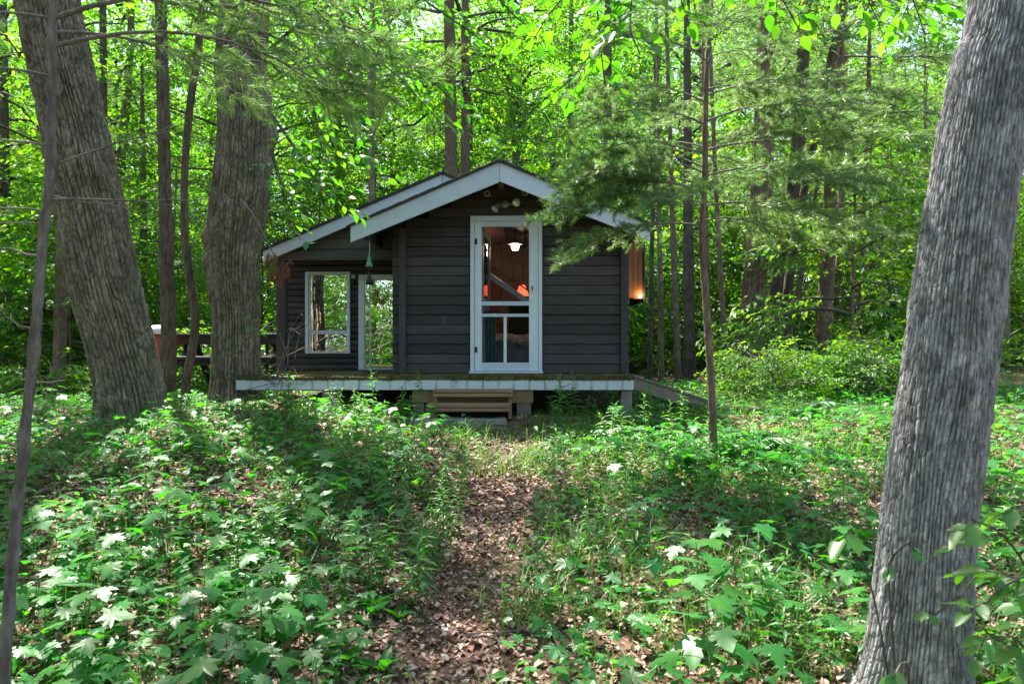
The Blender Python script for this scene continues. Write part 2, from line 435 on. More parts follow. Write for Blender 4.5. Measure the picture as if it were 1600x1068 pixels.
def moss_material():
    m, t, out = newmat('moss')
    g = N(t, 'ShaderNodeNewGeometry')
    r = ramp(t, [(0, (0.05, 0.045, 0.012)), (0.5, (0.10, 0.085, 0.022)), (1, (0.16, 0.14, 0.04))])
    t.links.new(g.outputs['Random Per Island'], r.inputs[0])
    p = N(t, 'ShaderNodeBsdfPrincipled', i_Roughness=1.0); p.inputs['Specular IOR Level'].default_value = 0.1
    t.links.new(r.outputs[0], p.inputs['Base Color']); t.links.new(p.outputs[0], out.inputs['Surface'])
    return m
M['moss'] = moss_material()

def ground_material():
    m, t, out = newmat('forest_floor')
    tc = N(t, 'ShaderNodeTexCoord')
    n1 = N(t, 'ShaderNodeTexNoise', i_Scale=22.0, i_Detail=8.0, i_Roughness=0.7)
    n2 = N(t, 'ShaderNodeTexNoise', i_Scale=0.8, i_Detail=5.0)
    v = N(t, 'ShaderNodeTexVoronoi', i_Scale=26.0)
    for n in (n1, n2, v): t.links.new(tc.outputs['Object'], n.inputs['Vector'])
    r = ramp(t, [(0.3, (0.035, 0.02, 0.014)), (0.5, (0.085, 0.048, 0.034)), (0.72, (0.16, 0.10, 0.075))])
    t.links.new(n1.outputs['Fac'], r.inputs[0])
    mx = N(t, 'ShaderNodeMix', data_type='RGBA', blend_type='MIX'); mx.inputs[0].default_value = 0.4
    r2 = ramp(t, [(0, (0.07, 0.04, 0.03)), (1, (0.20, 0.12, 0.09))])
    sep = N(t, 'ShaderNodeSeparateColor'); t.links.new(v.outputs['Color'], sep.inputs[0]); t.links.new(sep.outputs[0], r2.inputs[0])
    t.links.new(r.outputs[0], mx.inputs[6]); t.links.new(r2.outputs[0], mx.inputs[7])
    r3 = ramp(t, [(0.42, (0, 0, 0)), (0.7, (0.35, 0.35, 0.35))]); t.links.new(n2.outputs['Fac'], r3.inputs[0])
    mg = N(t, 'ShaderNodeMix', data_type='RGBA'); mg.inputs[7].default_value = (0.045, 0.06, 0.02, 1)
    t.links.new(r3.outputs[0], mg.inputs[0]); t.links.new(mx.outputs[2], mg.inputs[6])
    p = N(t, 'ShaderNodeBsdfPrincipled', i_Roughness=0.95); p.inputs['Specular IOR Level'].default_value = 0.1
    t.links.new(mg.outputs[2], p.inputs['Base Color'])
    bp = N(t, 'ShaderNodeBump', i_Strength=0.8, i_Distance=0.03)
    t.links.new(n1.outputs['Fac'], bp.inputs['Height']); t.links.new(bp.outputs[0], p.inputs['Normal'])
    t.links.new(p.outputs[0], out.inputs['Surface'])
    return m
M['ground'] = ground_material()

# ------------------------------------------------------------------ ground
def gz(x, y):
    x = np.asarray(x, float); y = np.asarray(y, float)
    z = 0.118 * np.clip(y - 3.0, 0, 4.8)
    z = np.where(y < 3.0, -0.02 * np.clip(3 - y, 0, 40), z)
    far = np.clip(y - 8.5, 0, 60)
    z = z + 0.022 * np.clip(far, 0, 20) * np.clip((x - 2) / 3, 0, 1)
    left = np.clip((-x - 4.2) / 2.5, 0, 1)
    z = z - left * (0.16 * np.clip(y - 8.8, 0, 12))
    z = z - 0.03 * np.clip(np.abs(x - 0.3) - 1.0, -0.4, 2.0) * 0 + 0.09 * np.clip((-x - 1.0) / 2.0, 0, 1) * np.clip((y - 2.5) / 2, 0, 1) * np.clip((9 - y) / 2, 0, 1)
    z = z - 0.07 * np.exp(-((x + 0.35 - 0.03 * (y - 3)) / 0.5) ** 2) * np.clip((7.2 - y) / 1.5, 0, 1)
    P = np.stack([x, y, np.zeros_like(x)], -1)
    z = z + 0.13 * (fbm(P * 0.7, 3, 3) - 0.5) + 0.035 * (fbm(P * 4, 9, 2) - 0.5)
    return z

def sp(a, b, n):
    s = np.linspace(-1, 1, n); return a * np.sinh(b * s) / math.sinh(b)
gx = sp(260, 5.0, 300); gy = 5 + sp(330, 5.2, 330)
X, Y = np.meshgrid(gx, gy); Zg = gz(X, Y)
nx, ny = len(gx), len(gy)
i0 = (np.arange(ny - 1)[:, None] * nx + np.arange(nx - 1)[None]).ravel()
ground = link('ground', mesh_np('ground', np.stack([X, Y, Zg], -1).reshape(-1, 3), np.stack([i0, i0 + 1, i0 + nx + 1, i0 + nx], 1), True), M['ground'])
tag(ground, 'brown leaf-covered forest floor', None, None, 'structure')
# ------------------------------------------------------------------ cabin
D0 = 9.04
DECK = 1.035
cab = thing('cabin', 'small dark brown plank cabin with white bargeboards and a white screen door', 'cabin', (0, D0, 0), R(-1.6))
def lx(px, D=D0): return (px - 800) / F * D
def lz(py, D=D0): return CAMZ + (534 - py) / F * D
XL, XR = lx(612), lx(982)
AX, AZ, SL = -0.14, 3.68, 0.425                     # main roof apex and slope
def rz_main(x): return AZ - SL * abs(x - AX)
PITCH = 0.1295
DXL, DXR, DZT = lx(735), lx(847), lz(338)           # door opening
# floor line to the gable: planks lapped one over the next, split round the door
k = 0
z = DECK - 0.005
while z < AZ - 0.10:
    h = PITCH
    zt = z + h
    lim = AZ - 0.045
    xl, xr = XL, XR
    if zt > rz_main(XL) - 0.05: xl = AX - (lim - zt) / SL - 0.02
    if zt > rz_main(XR) - 0.05: xr = AX + (lim - zt) / SL + 0.02
    xl = max(xl, XL); xr = min(xr, XR)
    segs = [(xl, xr)]
    if z < DZT - 0.03: segs = [(xl, DXL - 0.002), (DXR + 0.002, xr)]
    for a, b in segs:
        if b - a < 0.06: continue
        e = random.uniform(-0.004, 0.004)
        tilt = Matrix.Rotation(random.uniform(-0.0012, 0.0012), 3, 'Y') @ Matrix.Rotation(R(-4.6), 3, 'X')
        ins_a = 0.0 if a <= XL + 0.001 else 0; 
        box('plank', ((a + b) / 2, 0.03 + e, z + h / 2), (b - a, 0.05, h - 0.002), M['siding'], cab, 0.007, tilt)
    z = zt; k += 1
# upright corner battens, set in from the crossing plank ends
for px0, px1 in ((623, 634), (969, 978)):
    xa, xb = lx(px0), lx(px1)
    zt = rz_main((xa + xb) / 2) - 0.17
    box('corner_batten', ((xa + xb) / 2, -0.022, (DECK + zt) / 2), (xb - xa, 0.045, zt - DECK), M['siding_v'], cab, 0.005)
# side walls of lapped planks, rear wall, floor and inner lining
DEEP = 4.4
for sx, xx in ((-1, XL + 0.10), (1, XR - 0.06)):
    z = DECK
    while z < rz_main(xx) - 0.12:
        box('plank', (xx, 0.06 + DEEP / 2, z + PITCH / 2), (0.05, DEEP, PITCH + 0.004), M['siding'], cab, 0.005, Matrix.Rotation(R(4) * sx, 3, 'Y'))
        z += PITCH
bm = bmesh.new()
xw0, xw1 = XL + 0.14, XR - 0.10
for c, s in (((xw0, 0.08 + DEEP / 2, 1.95), (0.02, DEEP - 0.1, 1.95)), ((xw1, 0.08 + DEEP / 2, 1.95), (0.02, DEEP - 0.1, 1.95)),
             (((xw0 + xw1) / 2, DEEP, 2.3), (xw1 - xw0, 0.04, 2.5)), (((xw0 + DXL) / 2, 0.075, 2.05), (DXL - xw0 - 0.02, 0.02, 2.02)),
             (((xw1 + DXR) / 2, 0.075, 2.05), (xw1 - DXR - 0.02, 0.02, 2.02)), (((DXL + DXR) / 2, 0.075, 3.25), (DXR - DXL + 0.1, 0.02, 0.3))):
    box_bm(bm, c, s, 0)
me = bpy.data.meshes.new('inner_wall'); bm.to_mesh(me); bm.free(); link('inner_wall', me, M['redwood'], cab)
box('floor', ((xw0 + xw1) / 2, DEEP / 2 + 0.05, DECK - 0.03), (xw1 - xw0, DEEP, 0.05), M['redwood'], cab, 0)
# upright wall boards on the rear wall inside, so the room reads as panelled
for i in range(14):
    box('wall_board', (xw0 + 0.15 + i * 0.215, DEEP - 0.035, 2.2), (0.205, 0.02, 2.3), M['redwood'], cab, 0.006)

# roof
def slope_slab(name, x0, z0, x1, z1, y0, y1, th, mat, parent, bev=0.0):
    n = Vector((-(z1 - z0), 0, x1 - x0)).normalized()
    if n.z < 0: n = -n
    p = [(x0, z0), (x1, z1), (x1 - n.x * th, z1 - n.z * th), (x0 - n.x * th, z0 - n.z * th)]
    return prism(name, p, y1 - y0, mat, parent, (0, y0, 0), bev)
YF = -0.60
EL, ER = AX - 1.855, AX + 1.855
OV = 0.05
for sx, ex in ((-1, EL), (1, ER)):
    ez = AZ - SL * 1.855
    tip = ex + sx * OV
    rf = slope_slab('roof', AX, AZ + 0.018, tip, AZ + 0.018 - SL * (1.855 + OV), YF - 0.03, DEEP + 0.5, 0.024, M['shingle'], cab)
    slope_slab('ceiling_lining', AX, AZ - 0.20, AX + sx * 1.42, AZ - 0.20 - SL * 1.42, 0.10, DEEP, 0.02, M['redwood'], cab)
    # underside boarding
    slope_slab('soffit', AX + sx * 0.01, AZ - 0.006, ex, ez - 0.006, YF + 0.03, DEEP + 0.4, 0.03, M['siding_v'], cab)
    # courses of shingles lapped down the slope
    for c in range(9):
        for q in range(16):
            u0 = 1.87 * c / 9; 
            ln = Vector((sx, 0, -SL)).normalized()
            cx = AX + ln.x * (u0 + 0.12) * 1.06; cz = AZ + 0.026 - abs(ln.z) * (u0 + 0.12) * 1.06
            if c == 0 and False: pass
            rr = Matrix.Rotation(math.atan2(SL, 1) * sx + R(-2.0) * sx * -1, 3, 'Y')
            o = bpy.data.objects.new('shingle', SH) if 'SH' in globals() else None
            if o is None:
                bmx = bmesh.new(); box_bm(bmx, (0, 0, 0), (0.25, 0.338, 0.009), 0.002)
                SH = bpy.data.meshes.new('shingle'); bmx.to_mesh(SH); bmx.free(); SH.materials.append(M['shingle'])
                o = bpy.data.objects.new('shingle', SH)
            C.objects.link(o); o.parent = cab
            o.location = (cx, YF - 0.02 + 0.17 + q * 0.345, cz); o.rotation_euler = rr.to_euler()
    # white bargeboard
    vt = 0.255 if sx < 0 else 0.245
    y0 = YF
    pts = [(AX + sx * 0.002, AZ), (ex, ez), (ex, ez - 0.205), (AX + sx * 0.002, AZ - vt)]
    prism('bargeboard', pts, 0.03, M['white_h'], cab, (0, y0, 0), 0.003)
box('ridge_beam', (AX, 1.85, AZ - 0.135), (0.07, 4.8, 0.15), M['tread'], cab, 0.004)
for ex in (EL + 0.12, ER - 0.12):
    box('rafter', (ex, 1.85, rz_main(ex) - 0.11), (0.06, 4.8, 0.12), M['siding'], cab, 0.004)

# round vents high in the gable
for px, py in ((761.5, 303), (820.5, 302)):
    vx, vz = lx(px), lz(py)
    rm = Matrix.Rotation(R(90), 3, 'X')
    v = lathe('vent', [(0.0, 0.012), (0.02, 0.012), (0.024, 0.005), (0.032, 0.004), (0.034, 0.016), (0.042, 0.016), (0.044, 0.0)], M['vent'], cab, (vx, -0.015, vz), 18, rm)
    lathe('vent_hole', [(0.0, 0.0), (0.021, 0.0), (0.021, 0.008), (0, 0.008)], M['black'], v, (0, 0, 0.006), 14)
# twin floodlight over the door
fx, fz = lx(789), lz(320)
fl = lathe('floodlight', [(0, 0.05), (0.045, 0.045), (0.055, 0.02), (0.055, 0)], M['metal'], cab, (fx, -0.02, fz), 18, Matrix.Rotation(R(90), 3, 'X'))
def lamp_head(tx, tz, aim):
    rm = Vector(aim).normalized().to_track_quat('Z', 'Y').to_matrix()
    rel = Matrix.Rotation(R(90), 3, 'X').inverted()
    h = lathe('lamp_head', [(0, -0.11), (0.022, -0.11), (0.026, -0.05), (0.05, 0.015), (0.056, 0.02), (0.056, 0.03), (0.05, 0.03)], M['metal'], fl)
    l = lathe('lens', [(0, 0.046), (0.03, 0.042), (0.052, 0.029)], M['lens'], h)
    h.matrix_local = (rel @ rm).to_4x4(); h.location = rel @ Vector((tx - fx, -0.09 + 0.02, tz - fz))
    a = rel @ Vector((0, -0.03, 0)); b = h.location + h.matrix_local.to_3x3() @ Vector((0, 0, -0.1))
    v, f = tube(resample([list(a), list((a + b) / 2 + Vector((0, 0, 0.02))), list(b)], 6), 0.014, 8)
    link('lamp_arm', mesh_np('lamp_arm', v, f, True), M['metal'], fl)
lamp_head(lx(775), lz(327), (-0.55, -0.45, -0.75)); lamp_head(lx(806), lz(319), (0.30, -1, -0.05))

# door casing
cw = lx(744) - lx(735)
zb = lz(578)
for a, b in ((735, 742), (841, 847)):
    box('door_casing', ((lx(a) + lx(b)) / 2, -0.03, (DECK + 0.03 + DZT - 0.07) / 2), (lx(b) - lx(a) - 0.002, 0.04, DZT - 0.07 - DECK - 0.03 - 0.002), M['white'], cab, 0.003)
box('door_casing', ((DXL + DXR) / 2, -0.03, DZT - 0.035), (DXR - DXL, 0.042, 0.07), M['white_h'], cab, 0.003)
box('door_sill', ((DXL + DXR) / 2, -0.045, DECK + 0.016), (DXR - DXL + 0.03, 0.10, 0.028), M['white_h'], cab, 0.004)
# screen door, drawn as one leaf of stiles and rails
sd = bpy.data.objects.new('screen_door', None); C.objects.link(sd); sd.parent = cab
sx0, sx1, sz0, sz1 = lx(742.6), lx(840.4), DECK + 0.034, DZT - 0.075
gx0, gx1 = lx(753), lx(826.6)
def drail(name, x0, x1, z0, z1, y=-0.035, th=0.034, mat='white'):
    return box(name, ((x0 + x1) / 2, y, (z0 + z1) / 2), (x1 - x0, th, z1 - z0), M[mat], sd, 0.003)
drail('stile', sx0, gx0, sz0, sz1); drail('stile', gx1, sx1, sz0, sz1)
zt0 = lz(355)
drail('rail', gx0, gx1, zt0, sz1, mat='white_h'); drail('rail', gx0, gx1, sz0, lz(566), mat='white_h')
drail('rail', gx0, gx1, lz(477.5), lz(471), mat='white_h'); drail('rail', gx0, gx1, lz(495), lz(490.2), mat='white_h')
xm = lx(789.5); drail('muntin', xm - 0.02, xm + 0.02, lz(566), lz(495))
for x0, x1, za, zb_ in ((gx0, gx1, lz(471), zt0), (gx0, gx1, lz(490.2), lz(477.5)), (gx0, xm - 0.02, lz(566), lz(495)), (xm + 0.02, gx1, lz(566), lz(495))):
    box('pane', ((x0 + x1) / 2, -0.034, (za + zb_) / 2), (x1 - x0, 0.003, zb_ - za), M['screen'], sd, 0)
for py in (378, 546):
    h = box('hinge', (lx(744), -0.056, lz(py)), (0.035, 0.012, 0.075), M['black'], sd, 0.003)
    v, f = tube([(0, -0.008, -0.04), (0, -0.008, 0.04)], 0.008, 8); link('hinge_pin', mesh_np('hinge_pin', v, f), M['black'], h)
hd = box('handle_plate', (lx(832), -0.056, lz(451)), (0.04, 0.008, 0.105), M['silver'], sd, 0.003)
box('handle', (0, -0.02, 0.0), (0.016, 0.03, 0.06), M['black'], hd, 0.004)

# inner door standing open against the left inside
idr = bpy.data.objects.new('inner_door', None); C.objects.link(idr); idr.parent = cab
idr.location = (lx(752), 0.10, 0); idr.rotation_euler = (0, 0, R(86))
for c, s in (((0.04, 0, 2.03), (0.08, 0.036, 1.94)), ((0.70, 0, 2.03), (0.08, 0.036, 1.94))):
    box('stile', c, s, M['white'], idr, 0.003)
for zc, hh in ((2.95, 0.1), (2.0, 0.10), (1.16, 0.2)):
    box('rail', (0.37, 0, zc), (0.578, 0.034, hh), M['white_h'], idr, 0.003)
box('pane', (0.37, 0, 2.475), (0.578, 0.006, 0.84), M['screen'], idr, 0)
box('panel', (0.37, 0, 1.6), (0.578, 0.02, 0.69), M['white'], idr, 0.002)
# slanting rail across the room
v0 = Vector((lx(748, D0 + 0.85), 0.85, lz(421, D0 + 0.85))); v1 = Vector((lx(836, D0 + 0.62), 0.62, lz(480, D0 + 0.62)))
d = (v1 - v0); 
for nm, off, th, mt in (('stair_rail', 0, (0.05, 0.075), 'rail'), ('stair_rope', 0.16, (0.014, 0.02), 'redwood')):
    m_ = d.to_track_quat('X', 'Z').to_matrix()
    box(nm, (v0 + v1) / 2 + Vector((0, 0, off)), (d.length, th[0], th[1]), M[mt], cab, 0.003, m_)

# bump-out box on the right side wall with its orange underside boards and lamp
bx0, bx1, by0, by1 = XR - 0.01, XR + 0.30, 0.55, 1.9
bz0, bz1 = lz(467, D0 + by0), rz_main(XR) - 0.12
bo = bpy.data.objects.new('side_bump_out', None); C.objects.link(bo); bo.parent = cab; bo['label'] = 'orange-brown boarded box on the side wall'
nb = 4
for i in range(nb):
    a = bx0 + (bx1 - bx0 - 0.03) * i / nb; b = bx0 + (bx1 - bx0 - 0.03) * (i + 1) / nb
    box('plank', ((a + b) / 2, by0, (bz0 + bz1) / 2 + random.uniform(-0.01, 0.01)), (b - a - 0.004, 0.025, bz1 - bz0), M['orangewood'], bo, 0.003)
box('edge_board', (bx1 - 0.012, (by0 + by1) / 2, (bz0 + bz1) / 2 - 0.02), (0.022, by1 - by0 + 0.06, bz1 - bz0 + 0.04), M['siding_v'], bo, 0.003)
box('underside', ((bx0 + bx1) / 2 - 0.02, (by0 + by1) / 2 + 0.03, bz0 + 0.06), (bx1 - bx0 - 0.06, by1 - by0 - 0.04, 0.02), M['orangewood'], bo, 0)
box('top', ((bx0 + bx1) / 2 - 0.02, (by0 + by1) / 2 + 0.03, bz1 - 0.03), (bx1 - bx0 - 0.06, by1 - by0 - 0.04, 0.02), M['siding'], bo, 0)
bx_, bz_ = lx(1001, 9.5) , lz(462, 9.5)
lb = thing('side_lamp', 'small lit bulb under the orange box on the right cabin wall', 'lamp', (0, 0, 0))
lb.location = (bx_ + 0.0, D0 + by0 - 0.06, bz_)
lathe('bulb', [(0, -0.03), (0.018, -0.02), (0.022, 0), (0.012, 0.02), (0, 0.022)], M['bulb_small'], lb, (0, 0, 0), 12)
lathe('socket', [(0, 0.03), (0.014, 0.03), (0.016, 0.012), (0, 0.012)], M['black'], lb, (0, 0, 0.01), 10)
box('bracket', (0, 0.028, 0.035), (0.02, 0.05, 0.012), M['black'], lb, 0.002)
pl = bpy.data.lights.new('side_lamp_light', 'POINT'); pl.energy = 0.4; pl.color = (1, 0.62, 0.3); pl.shadow_soft_size = 0.03
po = bpy.data.objects.new('side_lamp_light', pl); C.objects.link(po); po.parent = lb; po.location = (0.0, -0.05, 0.02)

# ------------------------------------------------------------------ left wing
YW = 1.02                                            # wall plane (local y)
DW = D0 + YW
def wx(px): return (px - 800) / F * DW
def wz(py): return CAMZ + (534 - py) / F * DW
WXL = wx(427); WXR = XL + 0.12
wgz = wz(404)
hl = 0.092
prof = [(0.03 * math.cos(a) , hl / 2 * math.sin(a)) for a in np.linspace(-math.pi / 2, math.pi / 2, 8)]
def halflog(x0, x1, zc):
    v = []; n = len(prof)
    L2 = (x1 - x0) / 2
    for xx in (-L2, L2):
        for (yy, zz) in prof: v.append((xx, -yy, zz))
        v.append((xx, 0.02, hl / 2)); v.append((xx, 0.02, -hl / 2))
    n2 = n + 2
    f = []
    bm = bmesh.new()
    vs = [bm.verts.new(p) for p in v]
    for i in range(n2):
        bm.faces.new([vs[i], vs[(i + 1) % n2], vs[n2 + (i + 1) % n2], vs[n2 + i]])
    bm.faces.new(vs[:n2][::-1]); bm.faces.new(vs[n2:])
    bmesh.ops.recalc_face_normals(bm, faces=bm.faces)
    me = bpy.data.meshes.new('half_log'); bm.to_mesh(me); bm.free()
    link('half_log', me, M['siding'], cab, ((x0 + x1) / 2, YW, zc))
wx0, wx1, wz0, wz1 = wx(473), wx(543.5), wz(552), wz(424)
gx0w, gx1w, gz1w = wx(557), WXR, wz(429)
z = DECK - 0.01
while z < wgz + 0.12:
    zc = z + hl / 2
    segs = [(WXL, WXR)]
    if zc < gz1w: segs = [(WXL, gx0w)]
    if wz0 - 0.02 < zc < wz1 + 0.02:
        segs = [(WXL, wx0), (wx1, gx0w if zc < gz1w else WXR)]
    for a, b in segs: halflog(a, b, zc)
    z += hl
box('wall_backing', ((WXL + gx0w) / 2, YW + 0.22, 1.9), (gx0w - WXL - 0.02, 0.02, 1.7), M['siding'], cab, 0, label=None).location.y = YW + 3.3
# wing side wall and rear, thin boards closing the room
zz = DECK
while zz < 2.7:
    box('plank', (WXL + 0.02, YW + 1.7, zz + PITCH / 2), (0.05, 3.3, PITCH + 0.003), M['siding'], cab, 0.004); zz += PITCH
box('floor', ((WXL + WXR) / 2, YW + 1.7, DECK - 0.03), (WXR - WXL, 3.3, 0.05), M['tread'], cab, 0)
# window
win = bpy.data.objects.new('window', None); C.objects.link(win); win.parent = cab
def wb(name, x0, x1, z0, z1, y, th, mat, par):
    return box(name, ((x0 + x1) / 2, y, (z0 + z1) / 2), (x1 - x0, th, z1 - z0), M[mat], par, 0.003)
fw = 0.045
wb('frame', wx0, wx0 + fw, wz0, wz1, YW - 0.03, 0.07, 'white', win); wb('frame', wx1 - fw, wx1, wz0, wz1, YW - 0.03, 0.07, 'white', win)
wb('frame', wx0 + fw, wx1 - fw, wz1 - fw, wz1, YW - 0.03, 0.068, 'white_h', win); wb('frame', wx0 + fw, wx1 - fw, wz0, wz0 + 0.035, YW - 0.03, 0.068, 'white_h', win)
zr0, zr1 = wz(522), wz(516)
wb('sash', wx0 + fw, wx0 + fw + 0.03, wz0 + 0.035, wz1 - fw, YW - 0.01, 0.03, 'white', win)
wb('rail', wx0 + fw + 0.03, wx1 - fw, zr0, zr1, YW - 0.02, 0.05, 'white_h', win)
xmu = wx(508)
wb('muntin', xmu - 0.008, xmu + 0.008, wz0 + 0.035, zr0, YW - 0.012, 0.03, 'white', win)
for x0, x1, a, b in ((wx0 + fw + 0.03, wx1 - fw, zr1, wz1 - fw), (wx0 + fw + 0.03, xmu - 0.008, wz0 + 0.035, zr0), (xmu + 0.008, wx1 - fw, wz0 + 0.035, zr0)):
    p_ = wb('pane', x0, x1, a, b, YW - 0.008, 0.004, 'glass', win)
# sliding glass door
gd = bpy.data.objects.new('glass_door', None); C.objects.link(gd); gd.parent = cab
wb('frame', gx0w, gx0w + 0.09, DECK + 0.03, gz1w - 0.075, YW - 0.03, 0.07, 'white', gd)
wb('frame', gx0w, gx1w, gz1w - 0.075, gz1w, YW - 0.03, 0.072, 'white_h', gd)
wb('sill', gx0w, gx1w, DECK + 0.004, DECK + 0.03, YW - 0.04, 0.09, 'white_h', gd)
xs = wx(573)
wb('stile', xs, xs + 0.02, DECK + 0.03, gz1w - 0.075, YW - 0.012, 0.03, 'white', gd)
wb('pane', gx0w + 0.09, xs, DECK + 0.03, gz1w - 0.075, YW - 0.006, 0.004, 'glass', gd)
wb('pane', xs + 0.02, gx1w, DECK + 0.03, gz1w - 0.075, YW - 0.006, 0.004, 'glass', gd)
# porch lantern beside the window
ln = box('wall_lantern', (wx(549.5), YW - 0.05, wz(432)), (0.07, 0.06, 0.07), M['metal'], cab, 0.01)
lathe('lantern_shade', [(0.0, 0.0), (0.028, 0.0), (0.034, -0.07), (0.0, -0.08)], M['black'], ln, (0, -0.01, -0.035), 12)
# gable front over the porch, standing forward of the wall
YG = 0.55; DG = D0 + YG
def gxx(px): return (px - 800) / F * DG
def gzz(py): return CAMZ + (534 - py) / F * DG
WAX, WAZ, WEX, WEZ = gxx(692), gzz(276), gxx(414), gzz(393)
WS = (WAZ - WEZ) / (WAX - WEX)
gb = gzz(405)
z = gb; hh = 0.155; row = 0
while z < WAZ - 0.2:
    zt = min(z + hh, WAZ - 0.12)
    x0 = max(WEX + 0.03, WAX - (WAZ - 0.06 - z) / WS); x1 = min(WAX + (WAZ - 0.06 - z) / WS, XL + 1.2)
    xt0 = max(WEX + 0.05, WAX - (WAZ - 0.06 - zt) / WS); xt1 = min(WAX + (WAZ - 0.06 - zt) / WS, XL + 1.2)
    lim = lambda xx: min(xx, XL + 0.0) if z < 2.95 else xx
    a = lim(x1); b = lim(xt1)
    cxm = (x0 + a) / 2
    pr = prism('gable_board', [(x0 - cxm, -hh / 2), (a - cxm, -hh / 2), (b - cxm, zt - z - hh / 2 - 0.006), (xt0 - cxm, zt - z - hh / 2 - 0.006)], 0.03, M['gable'], cab, (cxm, YG + (row % 2) * 0.004, z + hh / 2), 0.003)
    z = zt; row += 1
box('porch_beam', ((WEX + XL) / 2 + 0.04, YG - 0.012, gb + 0.06), (XL - WEX - 0.06, 0.045, 0.13), M['gable'], cab, 0.004)
box('porch_ceiling', ((WEX + XL) / 2 + 0.06, (YG + YW) / 2 + 0.02, gb + 0.03), (XL - WEX, YW - YG, 0.02), M['siding'], cab, 0)
px_ = gxx(433)
box('porch_post', (px_, YG + 0.06, (DECK + gb) / 2), (0.13, 0.11, gb - DECK - 0.004), M['siding_v'], cab, 0.006)
# wing roof
YWF = YG - 0.20
for sx, ex, ez in ((-1, WEX, WEZ), (1, WAX + 1.1, WAZ - 1.1 * WS)):
    slope_slab('roof', WAX, WAZ + 0.03, ex + sx * 0.04, ez + 0.03 - 0.04 * WS, YWF - 0.03, YW + 3.6, 0.035, M['shingle'], cab)
    vt = 0.165
    prism('bargeboard', [(WAX + sx * 0.002, WAZ), (ex, ez), (ex, ez - vt), (WAX + sx * 0.002, WAZ - vt)], 0.03, M['white_h'], cab, (0, YWF, 0), 0.003)
    slope_slab('soffit', WAX + sx * 0.01, WAZ - 0.008, ex, ez - 0.008, YWF + 0.03, YW + 3.5, 0.025, M['siding_v'], cab)
# green bell with its dark sail hung under the eave
BD = D0 - 0.35
bl = thing('wind_bell', 'small green bell with a dark sail hanging under the porch eave', 'wind bell', at(577, 411, BD))
lathe('bell', [(0.006, 0.105), (0.014, 0.10), (0.022, 0.06), (0.030, 0.01), (0.050, -0.045), (0.046, -0.045), (0.02, 0.05), (0.0, 0.09)], M['verdigris'], bl, (0, 0, 0), 18)
v, f = tube(resample([(0, 0, 0.1), (0.004, 0, 0.16), (0.006, 0, 0.22), (-0.002, 0, 0.34)], 8), 0.004, 6); link('hook', mesh_np('hook', v, f), M['silver'], bl)
v, f = tube([(0, 0, 0.03), (0, 0, -0.13)], 0.005, 6); link('cord', mesh_np('cord', v, f), M['black'], bl)
lathe('sail', [(0.0, -0.12), (0.012, -0.13), (0.055, -0.27), (0.045, -0.275), (0.0, -0.26)], M['black'], bl, (0, 0, 0), 4)

# ------------------------------------------------------------------ things in the room seen through the door
def RW(px, py, D): return at(px, py, D)
pd = thing('pendant_lamp', 'lit pendant lamp with a small shade hanging in the cabin', 'lamp', RW(805, 384, 11.6))
lathe('lamp_shade', [(0.03, 0.07), (0.045, 0.06), (0.13, 0.03), (0.135, 0.02), (0.05, 0.035), (0.02, 0.05)], M['palelid'], pd, (0, 0, 0), 20)
lathe('bulb', [(0, -0.075), (0.045, -0.07), (0.062, -0.02), (0.066, 0.015), (0, 0.02)], M['bulb'], pd, (0, 0, 0), 16)
v, f = tube([(0, 0, 0.06), (0, 0, 0.13)], 0.018, 8); link('stem', mesh_np('stem', v, f), M['black'], pd)
v, f = tube([(0, 0, 0.13), (0, 0, 0.45)], 0.006, 6); link('cord', mesh_np('cord', v, f), M['black'], pd)
l_ = bpy.data.lights.new('pendant_light', 'POINT'); l_.energy = 2.6; l_.color = (1, 0.70, 0.47); l_.shadow_soft_size = 0.06
o_ = bpy.data.objects.new('pendant_light', l_); C.objects.link(o_); o_.parent = pd; o_.location = (0, 0, -0.13)
tl = thing('table_lamp', 'small table lamp with a glowing red shade inside the cabin', 'lamp', RW(816, 478, 11.8))
lathe('lamp_shade', [(0.05, 0.36), (0.115, 0.18)], M['redshade'], tl, (0, 0, 0), 20)
lathe('lamp_base', [(0, 0), (0.07, 0), (0.07, 0.015), (0.02, 0.03), (0.035, 0.09), (0.012, 0.16), (0.012, 0.3), (0, 0.3)], M['black'], tl, (0, 0, 0), 14)
stn = thing('bedside_cabinet', 'dark bedside cabinet under the red lamp', 'cabinet', RW(816, 478, 11.8) * np.array([1, 1, 0]) + np.array([0, 0, DECK]))
hz = RW(816, 478, 11.8)[2] - DECK
box('top', (0, 0, hz - 0.015), (0.5, 0.42, 0.03), M['darkwood'], stn, 0.004); box('body', (0, 0, (hz - 0.03) / 2), (0.46, 0.38, hz - 0.03), M['darkwood'], stn, 0.004)
